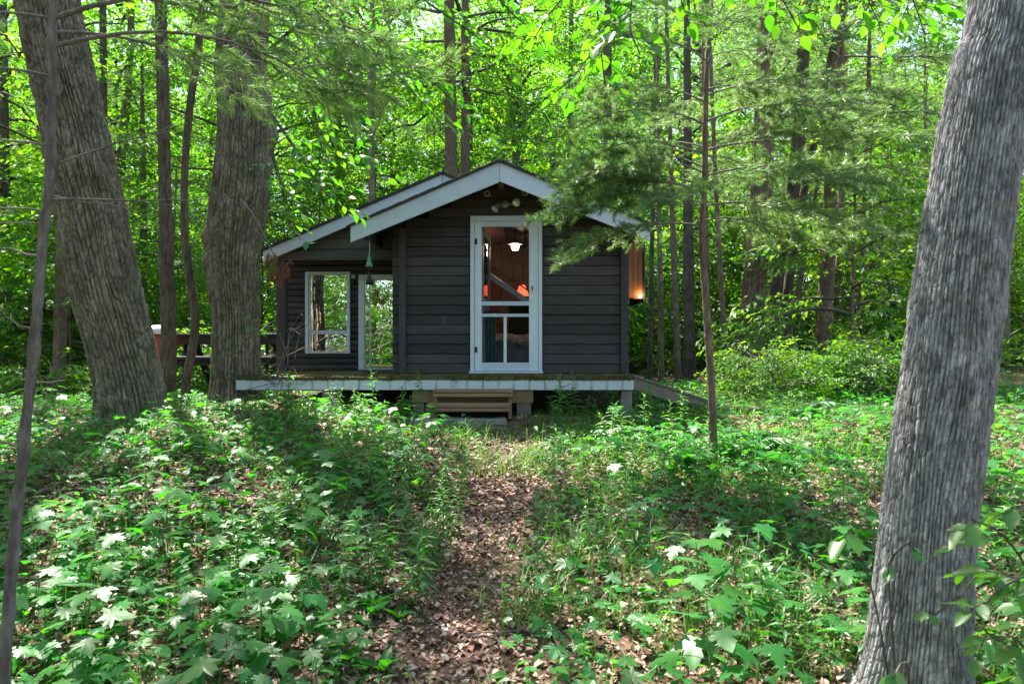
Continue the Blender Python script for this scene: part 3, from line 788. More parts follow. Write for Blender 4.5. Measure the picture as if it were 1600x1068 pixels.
# bed
bd = thing('bed', 'bed with a grey patterned duvet behind the screen door', 'bed', (0.28, D0 + 2.0, DECK))
bm = bmesh.new(); box_bm(bm, (0, 0, 0.22), (1.75, 1.5, 0.36), 0.03); me = bpy.data.meshes.new('mattress'); bm.to_mesh(me); bm.free(); link('mattress', me, M['sheet'], bd)
u, vv = np.meshgrid(np.linspace(-0.9, 0.9, 40), np.linspace(-0.78, 0.78, 36))
Pn = np.stack([u, vv, 0 * u], -1)
e = np.clip(np.minimum(0.9 - abs(u), 0.78 - abs(vv)) / 0.12, 0, 1)
zd = 0.30 + 0.10 * np.sqrt(e) + 0.09 * (fbm(Pn * 3, 4, 3) - 0.4) + 0.11 * np.exp(-((vv + 0.1) / 0.5) ** 2)
i0 = (np.arange(35)[:, None] * 40 + np.arange(39)[None]).ravel()
link('duvet', mesh_np('duvet', np.stack([u, vv, zd], -1).reshape(-1, 3), np.stack([i0, i0 + 1, i0 + 41, i0 + 40], 1), True), M['duvet'], bd)
# curtain
ct = thing('curtain', 'blue-grey pleated curtain just inside the screen door', 'curtain', (lx(760), D0 + 0.33, DECK))
s = np.linspace(0, 1, 60); hzz = np.linspace(0.02, 0.82, 8)
S, H = np.meshgrid(s, hzz)
vx = -0.10 + 0.22 * S + 0 * H; vy = 0.028 * np.sin(S * 2 * np.pi * 5) * (1 + 0.2 * np.sin(H * 4)); 
i0 = (np.arange(7)[:, None] * 60 + np.arange(59)[None]).ravel()
link('cloth', mesh_np('cloth', np.stack([vx, vy, H], -1).reshape(-1, 3), np.stack([i0, i0 + 1, i0 + 61, i0 + 60], 1), True), M['curtain'], ct)
v, f = tube([(-0.12, 0, 0.83), (0.16, 0, 0.83)], 0.008, 8); link('rod', mesh_np('rod', v, f), M['black'], ct)

# ------------------------------------------------------------------ deck, steps, slab, ramp
DF = 8.18
dk = thing('deck', 'low mossy porch deck with a stained white fascia board', 'deck', (0, DF, 0), R(-0.4))
dxl, dxr = (367 - 800) / F * DF, (990 - 800) / F * DF
bw = 0.186
x = dxl + 0.01; n = 0
while x < dxr - 0.02:
    wdt = min(bw, dxr - x)
    y1 = (D0 - DF - 0.035) if x + wdt > XL + 0.02 else (D0 + YW - DF - 0.05)
    y0 = 0.0 + random.uniform(-0.012, 0.012)
    if x < -2.88: y1 = 0.24
    box('plank', (x + wdt / 2, (y0 + y1) / 2, DECK - 0.022 + random.uniform(-0.004, 0.004)), (wdt - 0.010, y1 - y0, 0.036), M['deckboard'], dk, 0.004)
    x += wdt; n += 1
FT, FB = DECK - 0.043, CAMZ + (534 - 609) / F * DF
mF, tF, oF = newmat('stained_white_fascia')
tc = N(tF, 'ShaderNodeTexCoord'); sx_ = N(tF, 'ShaderNodeSeparateXYZ'); tF.links.new(tc.outputs['Object'], sx_.inputs[0])
# dirty run-off streaks below each gap between the deck boards
ad = N(tF, 'ShaderNodeMath', operation='ADD', i_1=float(-(dxl + 0.01 - (dxl + dxr) / 2)) + 0.0); tF.links.new(sx_.outputs['X'], ad.inputs[0])
nz = N(tF, 'ShaderNodeTexNoise', i_Scale=9.0, i_Detail=5.0); tF.links.new(tc.outputs['Object'], nz.inputs['Vector'])
w1 = N(tF, 'ShaderNodeMath', operation='MULTIPLY_ADD', i_1=0.03); tF.links.new(nz.outputs['Fac'], w1.inputs[0]); tF.links.new(ad.outputs[0], w1.inputs[2])
md = N(tF, 'ShaderNodeMath', operation='PINGPONG', i_1=bw / 2); tF.links.new(w1.outputs[0], md.inputs[0])
mr = N(tF, 'ShaderNodeMapRange'); mr.inputs['From Min'].default_value = 0.0; mr.inputs['From Max'].default_value = 0.022; mr.inputs['To Min'].default_value = 1.0; mr.inputs['To Max'].default_value = 0.0
tF.links.new(md.outputs[0], mr.inputs['Value'])
nb_ = N(tF, 'ShaderNodeTexNoise', i_Scale=2.6, i_Detail=3.0); tF.links.new(tc.outputs['Object'], nb_.inputs['Vector'])
rb = ramp(tF, [(0.32, (0.15, 0.15, 0.15)), (0.62, (1, 1, 1))]); tF.links.new(nb_.outputs['Fac'], rb.inputs[0])
mq = N(tF, 'ShaderNodeMath', operation='MULTIPLY'); tF.links.new(mr.outputs[0], mq.inputs[0]); tF.links.new(rb.outputs[0], mq.inputs[1])
cc = ramp(tF, [(0.0, (0.52, 0.54, 0.59)), (1.0, (0.20, 0.19, 0.18))]); tF.links.new(mq.outputs[0], cc.inputs[0])
n4 = N(tF, 'ShaderNodeTexNoise', i_Scale=6.0, i_Detail=8.0, i_Roughness=0.7); tF.links.new(tc.outputs['Object'], n4.inputs['Vector'])
r4 = ramp(tF, [(0.58, (0, 0, 0)), (0.68, (0.8, 0.8, 0.8))]); tF.links.new(n4.outputs['Fac'], r4.inputs[0])
m4 = N(tF, 'ShaderNodeMix', data_type='RGBA'); m4.inputs[7].default_value = (0.24, 0.24, 0.25, 1); tF.links.new(r4.outputs[0], m4.inputs[0]); tF.links.new(cc.outputs[0], m4.inputs[6])
pF = N(tF, 'ShaderNodeBsdfPrincipled', i_Roughness=0.6); tF.links.new(m4.outputs[2], pF.inputs['Base Color']); tF.links.new(pF.outputs[0], oF.inputs['Surface'])
box('fascia', ((dxl + dxr) / 2, 0.02, (FT + FB) / 2), (dxr - dxl, 0.036, FT - FB), mF, dk, 0.003)
box('end_fascia', (dxr - 0.02, 0.42, (FT + FB) / 2), (0.036, 0.74, FT - FB), M['white_h'], dk, 0.003)
box('end_fascia', (dxl + 0.02, 0.92, (FT + FB) / 2), (0.036, 1.70, FT - FB), M['white_h'], dk, 0.003)
for yy in (0.35, 0.7): box('joist', ((dxl + dxr) / 2, yy, DECK - 0.12), (dxr - dxl - 0.1, 0.045, 0.14), M['greywood'], dk, 0.004)
for px in (515, 655, 818, 978):
    xx = (px - 800) / F * (DF + 0.1); g = float(gz(xx, DF + 0.1))
    wpx = 0.17 if px in (515, 818) else 0.13
    box('post', (xx, 0.12, (FB + g - 0.15) / 2), (wpx, 0.12, FB - g + 0.13), M['greywood_v'], dk, 0.006)
    xx2 = xx * 1.05
    box('post', (xx2, 0.70, (FB + g - 0.15) / 2), (0.12, 0.12, FB - g + 0.13), M['greywood_v'], dk, 0.006)
box('bearer', ((738 - 800) / F * DF, 0.065, (CAMZ + (534 - 620) / F * DF)), (1.46, 0.04, 0.15), M['tread'], dk, 0.004)
# moss and debris along the deck edge and over the boards
def tuft_tpl(h, wd):
    return np.array([[-wd, 0, 0], [wd, 0, 0], [0.0, 0.4 * wd, h]]), np.array([[0, 1, 2]])
tv, tf = tuft_tpl(0.02, 0.006)
n = 15000
ux = rng.uniform(dxl + 0.01, dxr - 0.01, n)
edge = rng.random(n) < 0.75
mn = fbm(np.stack([ux * 3, ux * 0, ux * 0], -1), 21, 3)
uy = np.where(edge, np.abs(rng.normal(0, 0.05, n)) - 0.014, rng.uniform(0, 0.75, n))
keep = rng.random(n) < np.clip((mn - 0.25) * 2.2, 0.12, 1); ux, uy = ux[keep], uy[keep]; n = len(ux)
uz = np.full(n, DECK - 0.004) - np.where(uy < 0, rng.uniform(0, 0.05, n), 0)
Mx = rot(rng.uniform(0, 6.28, n), rng.normal(0, 0.5, n), rng.normal(0, 0.5, n)) * rng.uniform(0.5, 1.3, n)[:, None, None]
v, f = scatter(tv, tf, Mx, np.stack([ux, uy, uz], 1))
tag(link('moss', mesh_np('moss', v, f), M['moss'], dk), kind='stuff')

# steps
DS = 7.78
st = thing('wooden_steps', 'two-tread brown wooden steps below the screen door', 'steps', (0, DS, 0))
def tread(px0, px1, py0, pyf, py1, D, dep):
    x0, x1 = (px0 - 800) / F * D, (px1 - 800) / F * D
    zt = CAMZ + (534 - pyf) / F * D; z1 = CAMZ + (534 - py1) / F * D
    nb = 2
    t_ = box('tread', ((x0 + x1) / 2, D - DS + dep / 2 + 0.02, zt - 0.018), (x1 - x0, dep, 0.036), M['tread'], st, 0.005)
    r_ = box('tread_face', ((x0 + x1) / 2, D - DS + 0.0, (zt - 0.04 + z1) / 2), (x1 - x0 - 0.004, 0.036, zt - 0.042 - z1), M['tread'], st, 0.005)
    return x0, x1, zt, z1
a = tread(676, 802, 604, 609, 620, 7.98, 0.26)
b = tread(665, 797, 626, 632, 643, 7.72, 0.27)
for xx in (b[0] + 0.06, b[1] - 0.02):
    prism('stringer', [(-0.02, 0), (0.02, 0), (0.02, 0.28), (-0.02, 0.28)], 0.02, M['tread'], st, (0, 0, 0)) if False else None
    bm = bmesh.new()
    pts = [(7.75 - DS, b[2] - 0.045), (8.0 - DS, b[2] - 0.045), (8.02 - DS, a[2] - 0.045), (8.2 - DS, a[2] - 0.045), (8.2 - DS, 0.50), (7.95 - DS, 0.50), (7.75 - DS, 0.58)]
    f0 = bm.faces.new([bm.verts.new((0, yy, zz)) for yy, zz in pts])
    r_ = bmesh.ops.extrude_face_region(bm, geom=[f0])
    for q in r_['geom']:
        if isinstance(q, bmesh.types.BMVert): q.co.x += 0.04
    bmesh.ops.recalc_face_normals(bm, faces=bm.faces)
    me = bpy.data.meshes.new('stringer'); bm.to_mesh(me); bm.free(); link('stringer', me, M['tread'], st, (xx, 0, 0))
# concrete slab at the foot
sx0_, sx1_ = (640 - 800) / F * 7.5, (792 - 800) / F * 7.5
bm = bmesh.new(); box_bm(bm, (0, 0, 0), (sx1_ - sx0_, 0.42, 0.13), 0.02)
bmesh.ops.subdivide_edges(bm, edges=bm.edges, cuts=4, use_grid_fill=True)
for v_ in bm.verts: v_.co += Vector((random.gauss(0, 0.004), random.gauss(0, 0.004), random.gauss(0, 0.003)))
me = bpy.data.meshes.new('concrete_slab'); bm.to_mesh(me); bm.free()
sb = link('concrete_slab', me, M['concrete'], None, ((sx0_ + sx1_) / 2, 7.62, float(gz(-0.6, 7.6)) - 0.005))
tag(sb, 'long weathered concrete slab on the ground below the steps', 'slab')
# ramp
rp = thing('ramp', 'sloping grey plank ramp running down from the right end of the deck', 'ramp', (dxr + 0.02, 8.35, DECK))
x1r, z1r = 1.62, -0.54
dv = Vector((x1r, 0, z1r)); mr_ = dv.to_track_quat('X', 'Z').to_matrix()
for yy in (0.0, 0.85):
    box('stringer', (dv.x / 2, yy, dv.z / 2 - 0.085), (dv.length, 0.045, 0.14), M['greywood'], rp, 0.004, mr_)
nb = 12
for i in range(nb):
    t_ = (i + 0.5) / nb
    box('plank', (dv.x * t_, 0.425, dv.z * t_ + 0.004), (dv.length / nb - 0.012, 0.93, 0.03), M['greywood'], rp, 0.004, mr_)
lg = thing('fallen_log', 'low grey log lying past the lower end of the ramp', 'log', (2.9, 8.3, float(gz(2.9, 8.3))))

v, f = tube(resample([(-0.75, 0.05, 0.10), (0, 0.02, 0.06), (0.8, -0.05, 0.02)], 10), np.linspace(0.06, 0.04, 10), 10)
link('log', mesh_np('log', v, f, True), M['bark_brown'], lg)

# ------------------------------------------------------------------ picnic table and red tub, left behind the trunks
DP = 10.9
ptx0, ptx1 = (262 - 800) / F * DP, (440 - 800) / F * DP
gP = float(gz((ptx0 + ptx1) / 2, DP)); 
pt = thing('picnic_table', 'dark picnic table half hidden behind the thick left trunks', 'table', ((ptx0 + ptx1) / 2, DP, 0))
L = ptx1 - ptx0; ztop = CAMZ + (534 - 521) / F * DP; zs = CAMZ + (534 - 556) / F * DP
for i in range(5): box('top_plank', (0, 0.05 + i * 0.15, ztop - 0.022), (L, 0.14, 0.045), M['darkwood'], pt, 0.004)
box('apron', (0, 0.02, ztop - 0.11), (L - 0.1, 0.04, 0.13), M['darkwood'], pt, 0.004)
for yy in (-0.35, 1.0):
    box('bench', (0, yy, zs - 0.02), (L, 0.26, 0.045), M['darkwood'], pt, 0.004)
    box('bench_apron', (0, yy, zs - 0.09), (L - 0.2, 0.04, 0.1), M['darkwood'], pt, 0.004)
for xx in (-L / 2 + 0.25, L / 2 - 0.25):
    for s_ in (-1, 1):
        p0 = Vector((xx - 0.06, 0.35 + s_ * 0.12, ztop - 0.05)); p1 = Vector((xx + 0.10, 0.35 + s_ * 0.62, gP - 0.05))
        d_ = p1 - p0; box('leg', (p0 + p1) / 2, (d_.length, 0.045, 0.10), M['darkwood'], pt, 0.004, d_.to_track_quat('X', 'Z').to_matrix())
    box('crossbar', (xx, 0.35, zs - 0.07), (0.045, 1.5, 0.1), M['darkwood'], pt, 0.004)
DT = 10.6
tx, tg = (247 - 800) / F * DT, float(gz((247 - 800) / F * DT, DT))
tb = thing('red_tub', 'red tub with a domed pale lid between two left trunks', 'tub', (tx, DT, tg))
zr = CAMZ + (534 - 522) / F * DT - tg
lathe('body', [(0, zr - 0.5), (0.13, zr - 0.5), (0.16, zr - 0.35), (0.165, zr), (0, zr)], M['red'], tb, (0, 0, 0), 22)
lathe('lid', [(0.175, zr + 0.003), (0.175, zr + 0.05), (0.15, zr + 0.10), (0.08, zr + 0.135), (0, zr + 0.14)], M['palelid'], tb, (0, 0, 0), 22)
for k_ in range(3):
    a_ = k_ * 2.094 + 0.3
    v, f = tube([(0.1 * math.cos(a_), 0.1 * math.sin(a_), zr - 0.45), (0.22 * math.cos(a_), 0.22 * math.sin(a_), -0.1)], 0.014, 6)
    link('leg', mesh_np('leg', v, f), M['black'], tb)
# ------------------------------------------------------------------ trunks
def trunk(path, nring, nseg, bark=None, flare=0.0, lumps=(), seed=0):
    """path rows (x, y, z, r) in world space -> verts, quads; bark(theta, s, p, R) gives radial relief in metres"""
    P = resample(path, nring); pos, rad = P[:, :3], P[:, 3]
    T, U, V = frames(pos)
    th = np.linspace(0, 2 * np.pi, nseg, endpoint=False)
    pm = pos.mean(0); t0 = math.atan2(-(V.mean(0)[:2] @ pm[:2]), -(U.mean(0)[:2] @ pm[:2]))
    th = th - 0.55 * np.sin(th - t0)          # finer relief on the side that shows
    s = np.concatenate([[0], np.cumsum(np.linalg.norm(np.diff(pos, axis=0), axis=1))])
    TH, S = np.meshgrid(th, s)
    RR = np.repeat(rad[:, None], nseg, 1)
    fl = np.exp(-np.clip(S, 0, None) / 0.26)
    RR = RR * (1 + flare * fl * (0.55 + 0.45 * np.cos(5 * TH + seed) + 0.2 * np.cos(3 * TH + 2 * seed)))
    q = np.stack([np.cos(TH) * 1.3, np.sin(TH) * 1.3, S * 0.9], -1)
    RR = RR * (1 + 0.10 * (fbm(q, seed + 50, 3) - 0.5) * 2)
    for (lt, ls, lr, la) in lumps:
        dth = (TH - lt + np.pi) % (2 * np.pi) - np.pi
        RR = RR + la * np.exp(-((dth * RR / lr) ** 2 + ((S - ls) / (lr * 1.2)) ** 2))
    if bark is not None:
        RR = RR + bark(TH, S, rad[:, None])
    v = pos[:, None] + RR[..., None] * (np.cos(TH)[..., None] * U[:, None] + np.sin(TH)[..., None] * V[:, None])
    n = nseg
    a = (np.arange(nring - 1) * n)[:, None] + np.arange(n); b = (np.arange(nring - 1) * n)[:, None] + (np.arange(n) + 1) % n
    return v.reshape(-1, 3), np.stack([a, b, b + n, a + n], -1).reshape(-1, 4)

PLATE = {}
def furrow(nr, depth, seed, twist=0.0, warp=1.3, zf=1.6, brk=5.0, sharp=0.6):
    def fn(TH, S, R0):
        q = np.stack([np.cos(TH) * 2.2, np.sin(TH) * 2.2, S * zf], -1)
        q2 = np.stack([np.cos(TH) * 6, np.sin(TH) * 6, S * zf * 2.5], -1)
        ph = TH / (2 * np.pi) * nr + twist * S + warp * 2 * (vnoise(q, seed) - 0.5) + warp * 0.8 * (vnoise(q2, seed + 1) - 0.5) * 2
        cell = np.floor(ph)
        fr = ph - cell
        h = np.clip(np.sin(np.pi * fr), 0, 1) ** sharp
        cell = np.mod(cell, nr); ci = cell.astype(np.int64); c0 = ci * 0
        off = vhash(ci, c0, c0, seed) * 40
        zz = S * brk * (0.7 + 0.6 * vhash(ci, c0 + 3, c0, seed)) + off + 0.5 * vnoise(np.stack([cell * 3.1, c0 + 0.5, S * brk * 0.7], -1), seed + 4) + 0.35 * (fr - 0.5) * np.sign(vhash(ci, c0 + 5, c0, seed) - 0.5)
        pi = np.floor(zz); pf = zz - pi
        tone = vhash(ci, pi.astype(np.int64), c0 + 1, seed + 2)
        lift = vhash(ci, pi.astype(np.int64), c0 + 2, seed + 3)
        notch = np.clip(np.minimum(pf, 1 - pf) / 0.10, 0, 1) ** 0.7
        h = h * (0.45 + 0.55 * notch) * (0.65 + 0.6 * lift)
        fine = fbm(np.stack([np.cos(TH) * R0 * 45, np.sin(TH) * R0 * 45, S * 14], -1), seed + 9, 2) - 0.5
        PLATE['t'] = np.clip(0.25 + 0.5 * tone + 0.9 * fine, 0, 1)
        return depth * (h - 0.6) + depth * 0.4 * fine
    return fn

def make_tree(name, label, trunk_name, vf, mat, base, cat='tree', group=None, smooth=False):
    t = thing(name, label, cat, base, 0, group)
    v, f = vf
    me = mesh_np(trunk_name, v - np.asarray(base)[None], f, smooth)
    if 't' in PLATE and PLATE['t'].size == len(v):
        me.attributes.new('plate', 'FLOAT', 'POINT').data.foreach_set('value', np.ascontiguousarray(PLATE['t'].ravel(), dtype=np.float32))
    link(trunk_name, me, mat, t)
    return t

def P4(px, py, D, wpx):
    p = at(px, py, D); return [p[0], p[1], p[2], wpx / F * D / 2 / math.sqrt(1 + ((px - 800) / F) ** 2) * 0.97]

# big grey trunk close on the right
DR = 2.75
pth = [P4(1412, 1240, DR, 178), P4(1430, 1068, DR, 158), P4(1452, 800, DR, 150), P4(1482, 580, DR, 152), P4(1512, 350, DR, 150), P4(1548, 120, DR, 142), P4(1575, 0, DR, 134)]
p0 = at(1575, 0, DR)
pth += [[p0[0] + 0.20, DR + 0.05, 4.2, 0.15], [p0[0] + 0.35, DR + 0.1, 6.5, 0.13], [p0[0] + 0.3, DR + 0.3, 9.5, 0.09]]
pth[0][2] = float(gz(pth[0][0], DR)) - 0.1
base = np.array([pth[0][0], DR, float(gz(pth[0][0], DR))])
tR = make_tree('grey_tree', 'large rough grey trunk leaning in the right foreground', 'trunk', trunk(pth, 850, 400, furrow(70, 0.014, 3, 0.0, 0.75, 1.4, 15.0, 0.42), 0.45, seed=2), M['bark_grey'], base)

# leaning thick trunk on the left
DL = 7.6
pth = [P4(214, 690, DL, 128), P4(208, 650, DL, 116), P4(202, 600, DL, 108), P4(184, 520, DL, 108), P4(165, 450, DL, 113), P4(142, 330, DL, 116), P4(108, 160, DL, 108), P4(75, 0, DL, 104)]
p0 = at(75, 0, DL)
pth += [[p0[0] - 0.25, DL, p0[2] + 1.5, 0.34], [p0[0] - 0.3, DL + 0.3, p0[2] + 4, 0.25]]
base = np.array([pth[0][0], DL, float(gz(pth[0][0], DL))])
tL = make_tree('leaning_tree', 'thick furrowed trunk leaning left on the left side', 'trunk', trunk(pth, 460, 360, furrow(46, 0.040, 5, 1.0, 0.8, 0.8, 5.0, 0.36), 0.26, [(5.2, 3.1, 0.16, 0.05)], 4), M['bark_brown'], base)

# upright thick trunk with burls beside the porch
DC = 8.78
pth = [P4(370, 625, DC, 84), P4(369, 600, DC, 79), P4(369, 500, DC, 76), P4(364, 410, DC, 83), P4(374, 320, DC, 92), P4(380, 240, DC, 84), P4(384, 180, DC, 84), P4(378, 100, DC, 82), P4(384, 0, DC, 78)]
p0 = at(384, 0, DC)
pth += [[p0[0] + 0.1, DC, p0[2] + 2, 0.27], [p0[0], DC + 0.4, p0[2] + 5, 0.18]]
base = np.array([pth[0][0], DC, float(gz(pth[0][0], DC))])
tC = make_tree('burled_tree', 'thick upright trunk with burls standing at the left end of the deck', 'trunk',
               trunk(pth, 460, 340, furrow(42, 0.036, 8, 0.15, 0.7, 0.7, 4.5, 0.36), 0.18, [(3.3, 2.05, 0.10, 0.07), (3.2, 1.75, 0.09, 0.06), (0.2, 3.45, 0.13, 0.09), (0.1, 3.05, 0.10, 0.05), (4.7, 2.45, 0.08, 0.04)], 7), M['bark_brown'], base)

# two slim trunks between them
D1 = 9.6
pth = [P4(264, 612, D1, 27), P4(263, 530, D1, 24), P4(259, 380, D1, 22), P4(256, 200, D1, 20), P4(251, 0, D1, 19)]
p0 = at(251, 0, D1); pth.append([p0[0], D1, p0[2] + 3, 0.06])
base = np.array([pth[0][0], D1, float(gz(pth[0][0], D1))]); pth[0][2] = base[2] - 0.1
t1 = make_tree('slim_tree', 'straight slim dark trunk between the two thick left trunks', 'trunk', trunk(pth, 260, 64, furrow(14, 0.012, 12, 0, 0.8, 2.0, 5), 0.1), M['bark_dark'], base)
D2 = 9.1
pth = [P4(289, 618, D2, 18), P4(292, 590, D2, 15), P4(303, 530, D2, 14), P4(304, 490, D2, 14), P4(298, 445, D2, 13.5), P4(290, 380, D2, 13), P4(288, 290, D2, 12.5), P4(294, 190, D2, 12), P4(309, 80, D2, 12), P4(317, 0, D2, 12)]
p0 = at(317, 0, D2); pth.append([p0[0] + 0.2, D2, p0[2] + 2, 0.04])
base = np.array([pth[0][0], D2, float(gz(pth[0][0], D2))]); pth[0][2] = base[2] - 0.1
t2 = make_tree('crooked_tree', 'thin wavy dark trunk just left of the burled trunk', 'trunk', trunk(pth, 260, 40, furrow(9, 0.007, 13, 0, 0.8, 2.0, 5), 0.1), M['bark_dark'], base)

# thin bare trunk close on the left edge
DS_ = 2.45
pth = [P4(2, 1120, DS_, 23), P4(6, 1060, DS_, 22), P4(22, 850, DS_, 20), P4(39, 675, DS_, 18), P4(55, 520, DS_, 17), P4(68, 360, DS_, 15), P4(76, 300, DS_, 16), P4(81, 150, DS_, 15), P4(84, 0, DS_, 14)]
p0 = at(84, 0, DS_); pth += [[p0[0] + 0.03, DS_, p0[2] + 0.8, 0.012], [p0[0] + 0.02, DS_, p0[2] + 1.5, 0.006]]
base = np.array([pth[0][0], DS_, float(gz(pth[0][0], DS_))]); pth[0][2] = base[2] - 0.05
tS = make_tree('thin_conifer', 'thin knobbly conifer trunk at the left edge of the photo', 'trunk',
               trunk(pth, 420, 40, furrow(9, 0.004, 17, 0.5, 1.0, 6.0, 12), 0.1, [(rng.uniform(0, 6.28), rng.uniform(0.1, 3), 0.02, 0.008) for _ in range(16)]), M['twig'], base, smooth=True)

# thin conifer in front of the cabin's right corner
DQ = 6.0
pth = [P4(1117, 745, DQ, 17), P4(1115, 700, DQ, 14), P4(1111, 600, DQ, 12.5), P4(1103, 470, DQ, 11.5), P4(1097, 370, DQ, 11), P4(1101, 280, DQ, 10), P4(1102, 180, DQ, 9), P4(1106, 80, DQ, 7), P4(1112, 0, DQ, 6)]
p0 = at(1112, 0, DQ); pth += [[p0[0] + 0.03, DQ, p0[2] + 1.0, 0.008], [p0[0] + 0.04, DQ, p0[2] + 1.6, 0.003]]
base = np.array([pth[0][0], DQ, float(gz(pth[0][0], DQ))]); pth[0][2] = base[2] - 0.05
PQ = resample(pth, 60)
tQ = make_tree('young_pine', 'slender young pine growing in front of the right side of the cabin', 'trunk',
               trunk(pth, 420, 36, furrow(8, 0.004, 19, 0.2, 1.0, 5.0, 10), 0.15, [(rng.uniform(0, 6.28), rng.uniform(0.3, 3.2), 0.02, 0.008) for _ in range(14)]), M['bark_red'], base, smooth=True)

# trunks right of the cabin
def simple_tree(name, label, pts, D, mat, nr, depth, seed, ext=3.0, flare=0.15, rings=170, segs=60):
    pth = [P4(px, py, D, wv) for px, py, wv in pts]
    g = float(gz(pth[0][0], D)); pth[0][2] = g - 0.1
    p1 = np.array(pth[-1]); dv = p1[:3] - np.array(pth[-2])[:3]; dv = dv / np.linalg.norm(dv)
    pth.append([*(p1[:3] + dv * ext), p1[3] * 0.6])
    base = np.array([pth[0][0], D, g])
    return make_tree(name, label, 'trunk', trunk(pth, rings, segs, furrow(nr, depth, seed, 0, 0.9, 1.5, 4), flare), mat, base)
DG1 = 13.0
G = [
 simple_tree('maple_tree', 'stout brown trunk of the twin pair right of the ramp', [(1165, 598, 52), (1170, 540, 44), (1178, 450, 38), (1186, 360, 36), (1192, 250, 34), (1197, 100, 30), (1200, 0, 28)], 13.0, M['bark_red'], 26, 0.022, 31, segs=110, rings=260),
 simple_tree('maple_tree', 'darker trunk joined close behind the stout brown trunk', [(1196, 580, 30), (1202, 520, 24), (1214, 440, 22), (1222, 380, 22), (1240, 290, 22), (1252, 150, 20), (1258, 0, 18)], 14.2, M['bark_dark'], 18, 0.018, 32),
 simple_tree('maple_tree', 'forked dark trunk leaning right behind the twin trunks', [(1216, 575, 22), (1226, 500, 17), (1238, 400, 15), (1258, 290, 13), (1280, 180, 12)], 14.6, M['bark_dark'], 14, 0.012, 33),
 simple_tree('maple_tree', 'thin brown pole leaning right beyond the twin trunks', [(1222, 582, 12), (1234, 520, 9), (1250, 440, 8), (1262, 380, 7), (1275, 300, 6)], 14.0, M['bark_red'], 8, 0.006, 34, segs=30),
]
DPN = 15.5
pine_pts = [(1283, 580, 32), (1287, 500, 27), (1293, 410, 24), (1298, 300, 21), (1303, 180, 20), (1310, 60, 18), (1314, 0, 17)]
tP = simple_tree('white_pine', 'tall straight pine trunk with dark branch rings right of the twin trunks', pine_pts, DPN, M['bark_red'], 20, 0.012, 35, ext=5, segs=80, rings=260)
for i, (px, D, wv, lean, top, nm) in enumerate([
        (1016, 14.5, 8, 4, 260, 'thin trunk nearest the right cabin wall'), (1033, 13.5, 9, -3, 250, 'thin straight trunk just right of the cabin corner'),
        (1058, 13.0, 11, -8, 240, 'slim dark trunk second right of the cabin corner'), (1077, 14.0, 19, -2, 200, 'medium dark trunk behind the lower end of the ramp'),
        (1107, 13.8, 9, -5, 200, 'slim trunk hidden partly behind the young pine'), (1133, 12.6, 9, -14, 200, 'thin trunk leaning left beside the stout brown trunk'),
        (1248, 17.0, 9, 6, 150, 'thin far trunk between the twin trunks and the pine'), (1308, 17.5, 14, 8, 120, 'dark slim trunk tucked behind the tall pine'),
        (1340, 16.0, 8, 12, 150, 'thin leaning trunk right of the tall pine'), (1362, 18.0, 6, -2, 150, 'very thin far trunk right of the tall pine'),
        (1572, 17.0, 14, 2, 100, 'dark trunk beyond the right edge of the grey trunk'),
        (92, 12.0, 24, 6, 0, 'brown trunk behind the left edge conifer'), (166, 16.0, 16, -4, 0, 'dark trunk behind the top of the leaning tree'),
        (580, 15.0, 11, 1, 0, 'thin trunk rising behind the left roof'), (712, 17.0, 24, -8, 0, 'dark trunk rising behind the main roof'),
        (945, 16.0, 16, 4, 0, 'pale slim trunk rising behind the right roof slope'), (885, 19.0, 10, 6, 0, 'far thin trunk above the ridge')]):
    g = float(gz((px - 800) / F * D, D)); pyb = 534 + (CAMZ - g) * F / D
    pts = [(px - lean * 0.3, pyb, wv * 1.25), (px, pyb - 60, wv), (px + lean * 0.6, pyb - 200, wv * 0.9), (px + lean, (pyb - 200 + top) / 2, wv * 0.8), (px + lean * 1.3, top, wv * 0.7)]
    simple_tree('forest_tree', nm, pts, D, [M['bark_dark'], M['bark_brown'], M['bark_red']][i % 3], max(6, int(wv * 0.7)), 0.010, 60 + i, ext=4, rings=110, segs=32)

# ------------------------------------------------------------------ leaf templates
def leaf_quad(L=1.0, W=0.55, fold=0.10, droop=0.06):
    v = np.array([[0, 0, 0], [0.45, W / 2, fold], [1, 0, -droop], [0.45, -W / 2, fold]]) * L
    return v, np.array([[0, 2, 1], [0, 3, 2]])
def leaf_ovate(L=1.0, W=0.55, fold=0.08, droop=0.12):
    xs = [0.0, 0.14, 0.38, 0.66, 0.86, 1.0]; ws = [0.0, 0.30, 0.5, 0.40, 0.17, 0.0]
    v, mid, lf, rt = [], [], [], []
    for x, ww in zip(xs, ws):
        zc = -droop * x * x
        mid.append(len(v)); v.append((x, 0, zc))
        if ww > 0:
            lf.append(len(v)); v.append((x - 0.03, ww * W, zc + fold * ww * 2 - 0.03 * (x > 0.6)))
            rt.append(len(v)); v.append((x - 0.03, -ww * W, zc + fold * ww * 2 - 0.03 * (x > 0.6)))
    f = []
    for side, s in ((lf, 1), (rt, -1)):
        def tri(a, b, c): f.append((a, b, c) if s > 0 else (a, c, b))
        tri(mid[0], mid[1], side[0])
        for i in range(3):
            tri(mid[i + 1], mid[i + 2], side[i + 1]); tri(mid[i + 1], side[i + 1], side[i])
        tri(mid[4], mid[5], side[3])
    return np.array(v) * L, np.array(f)
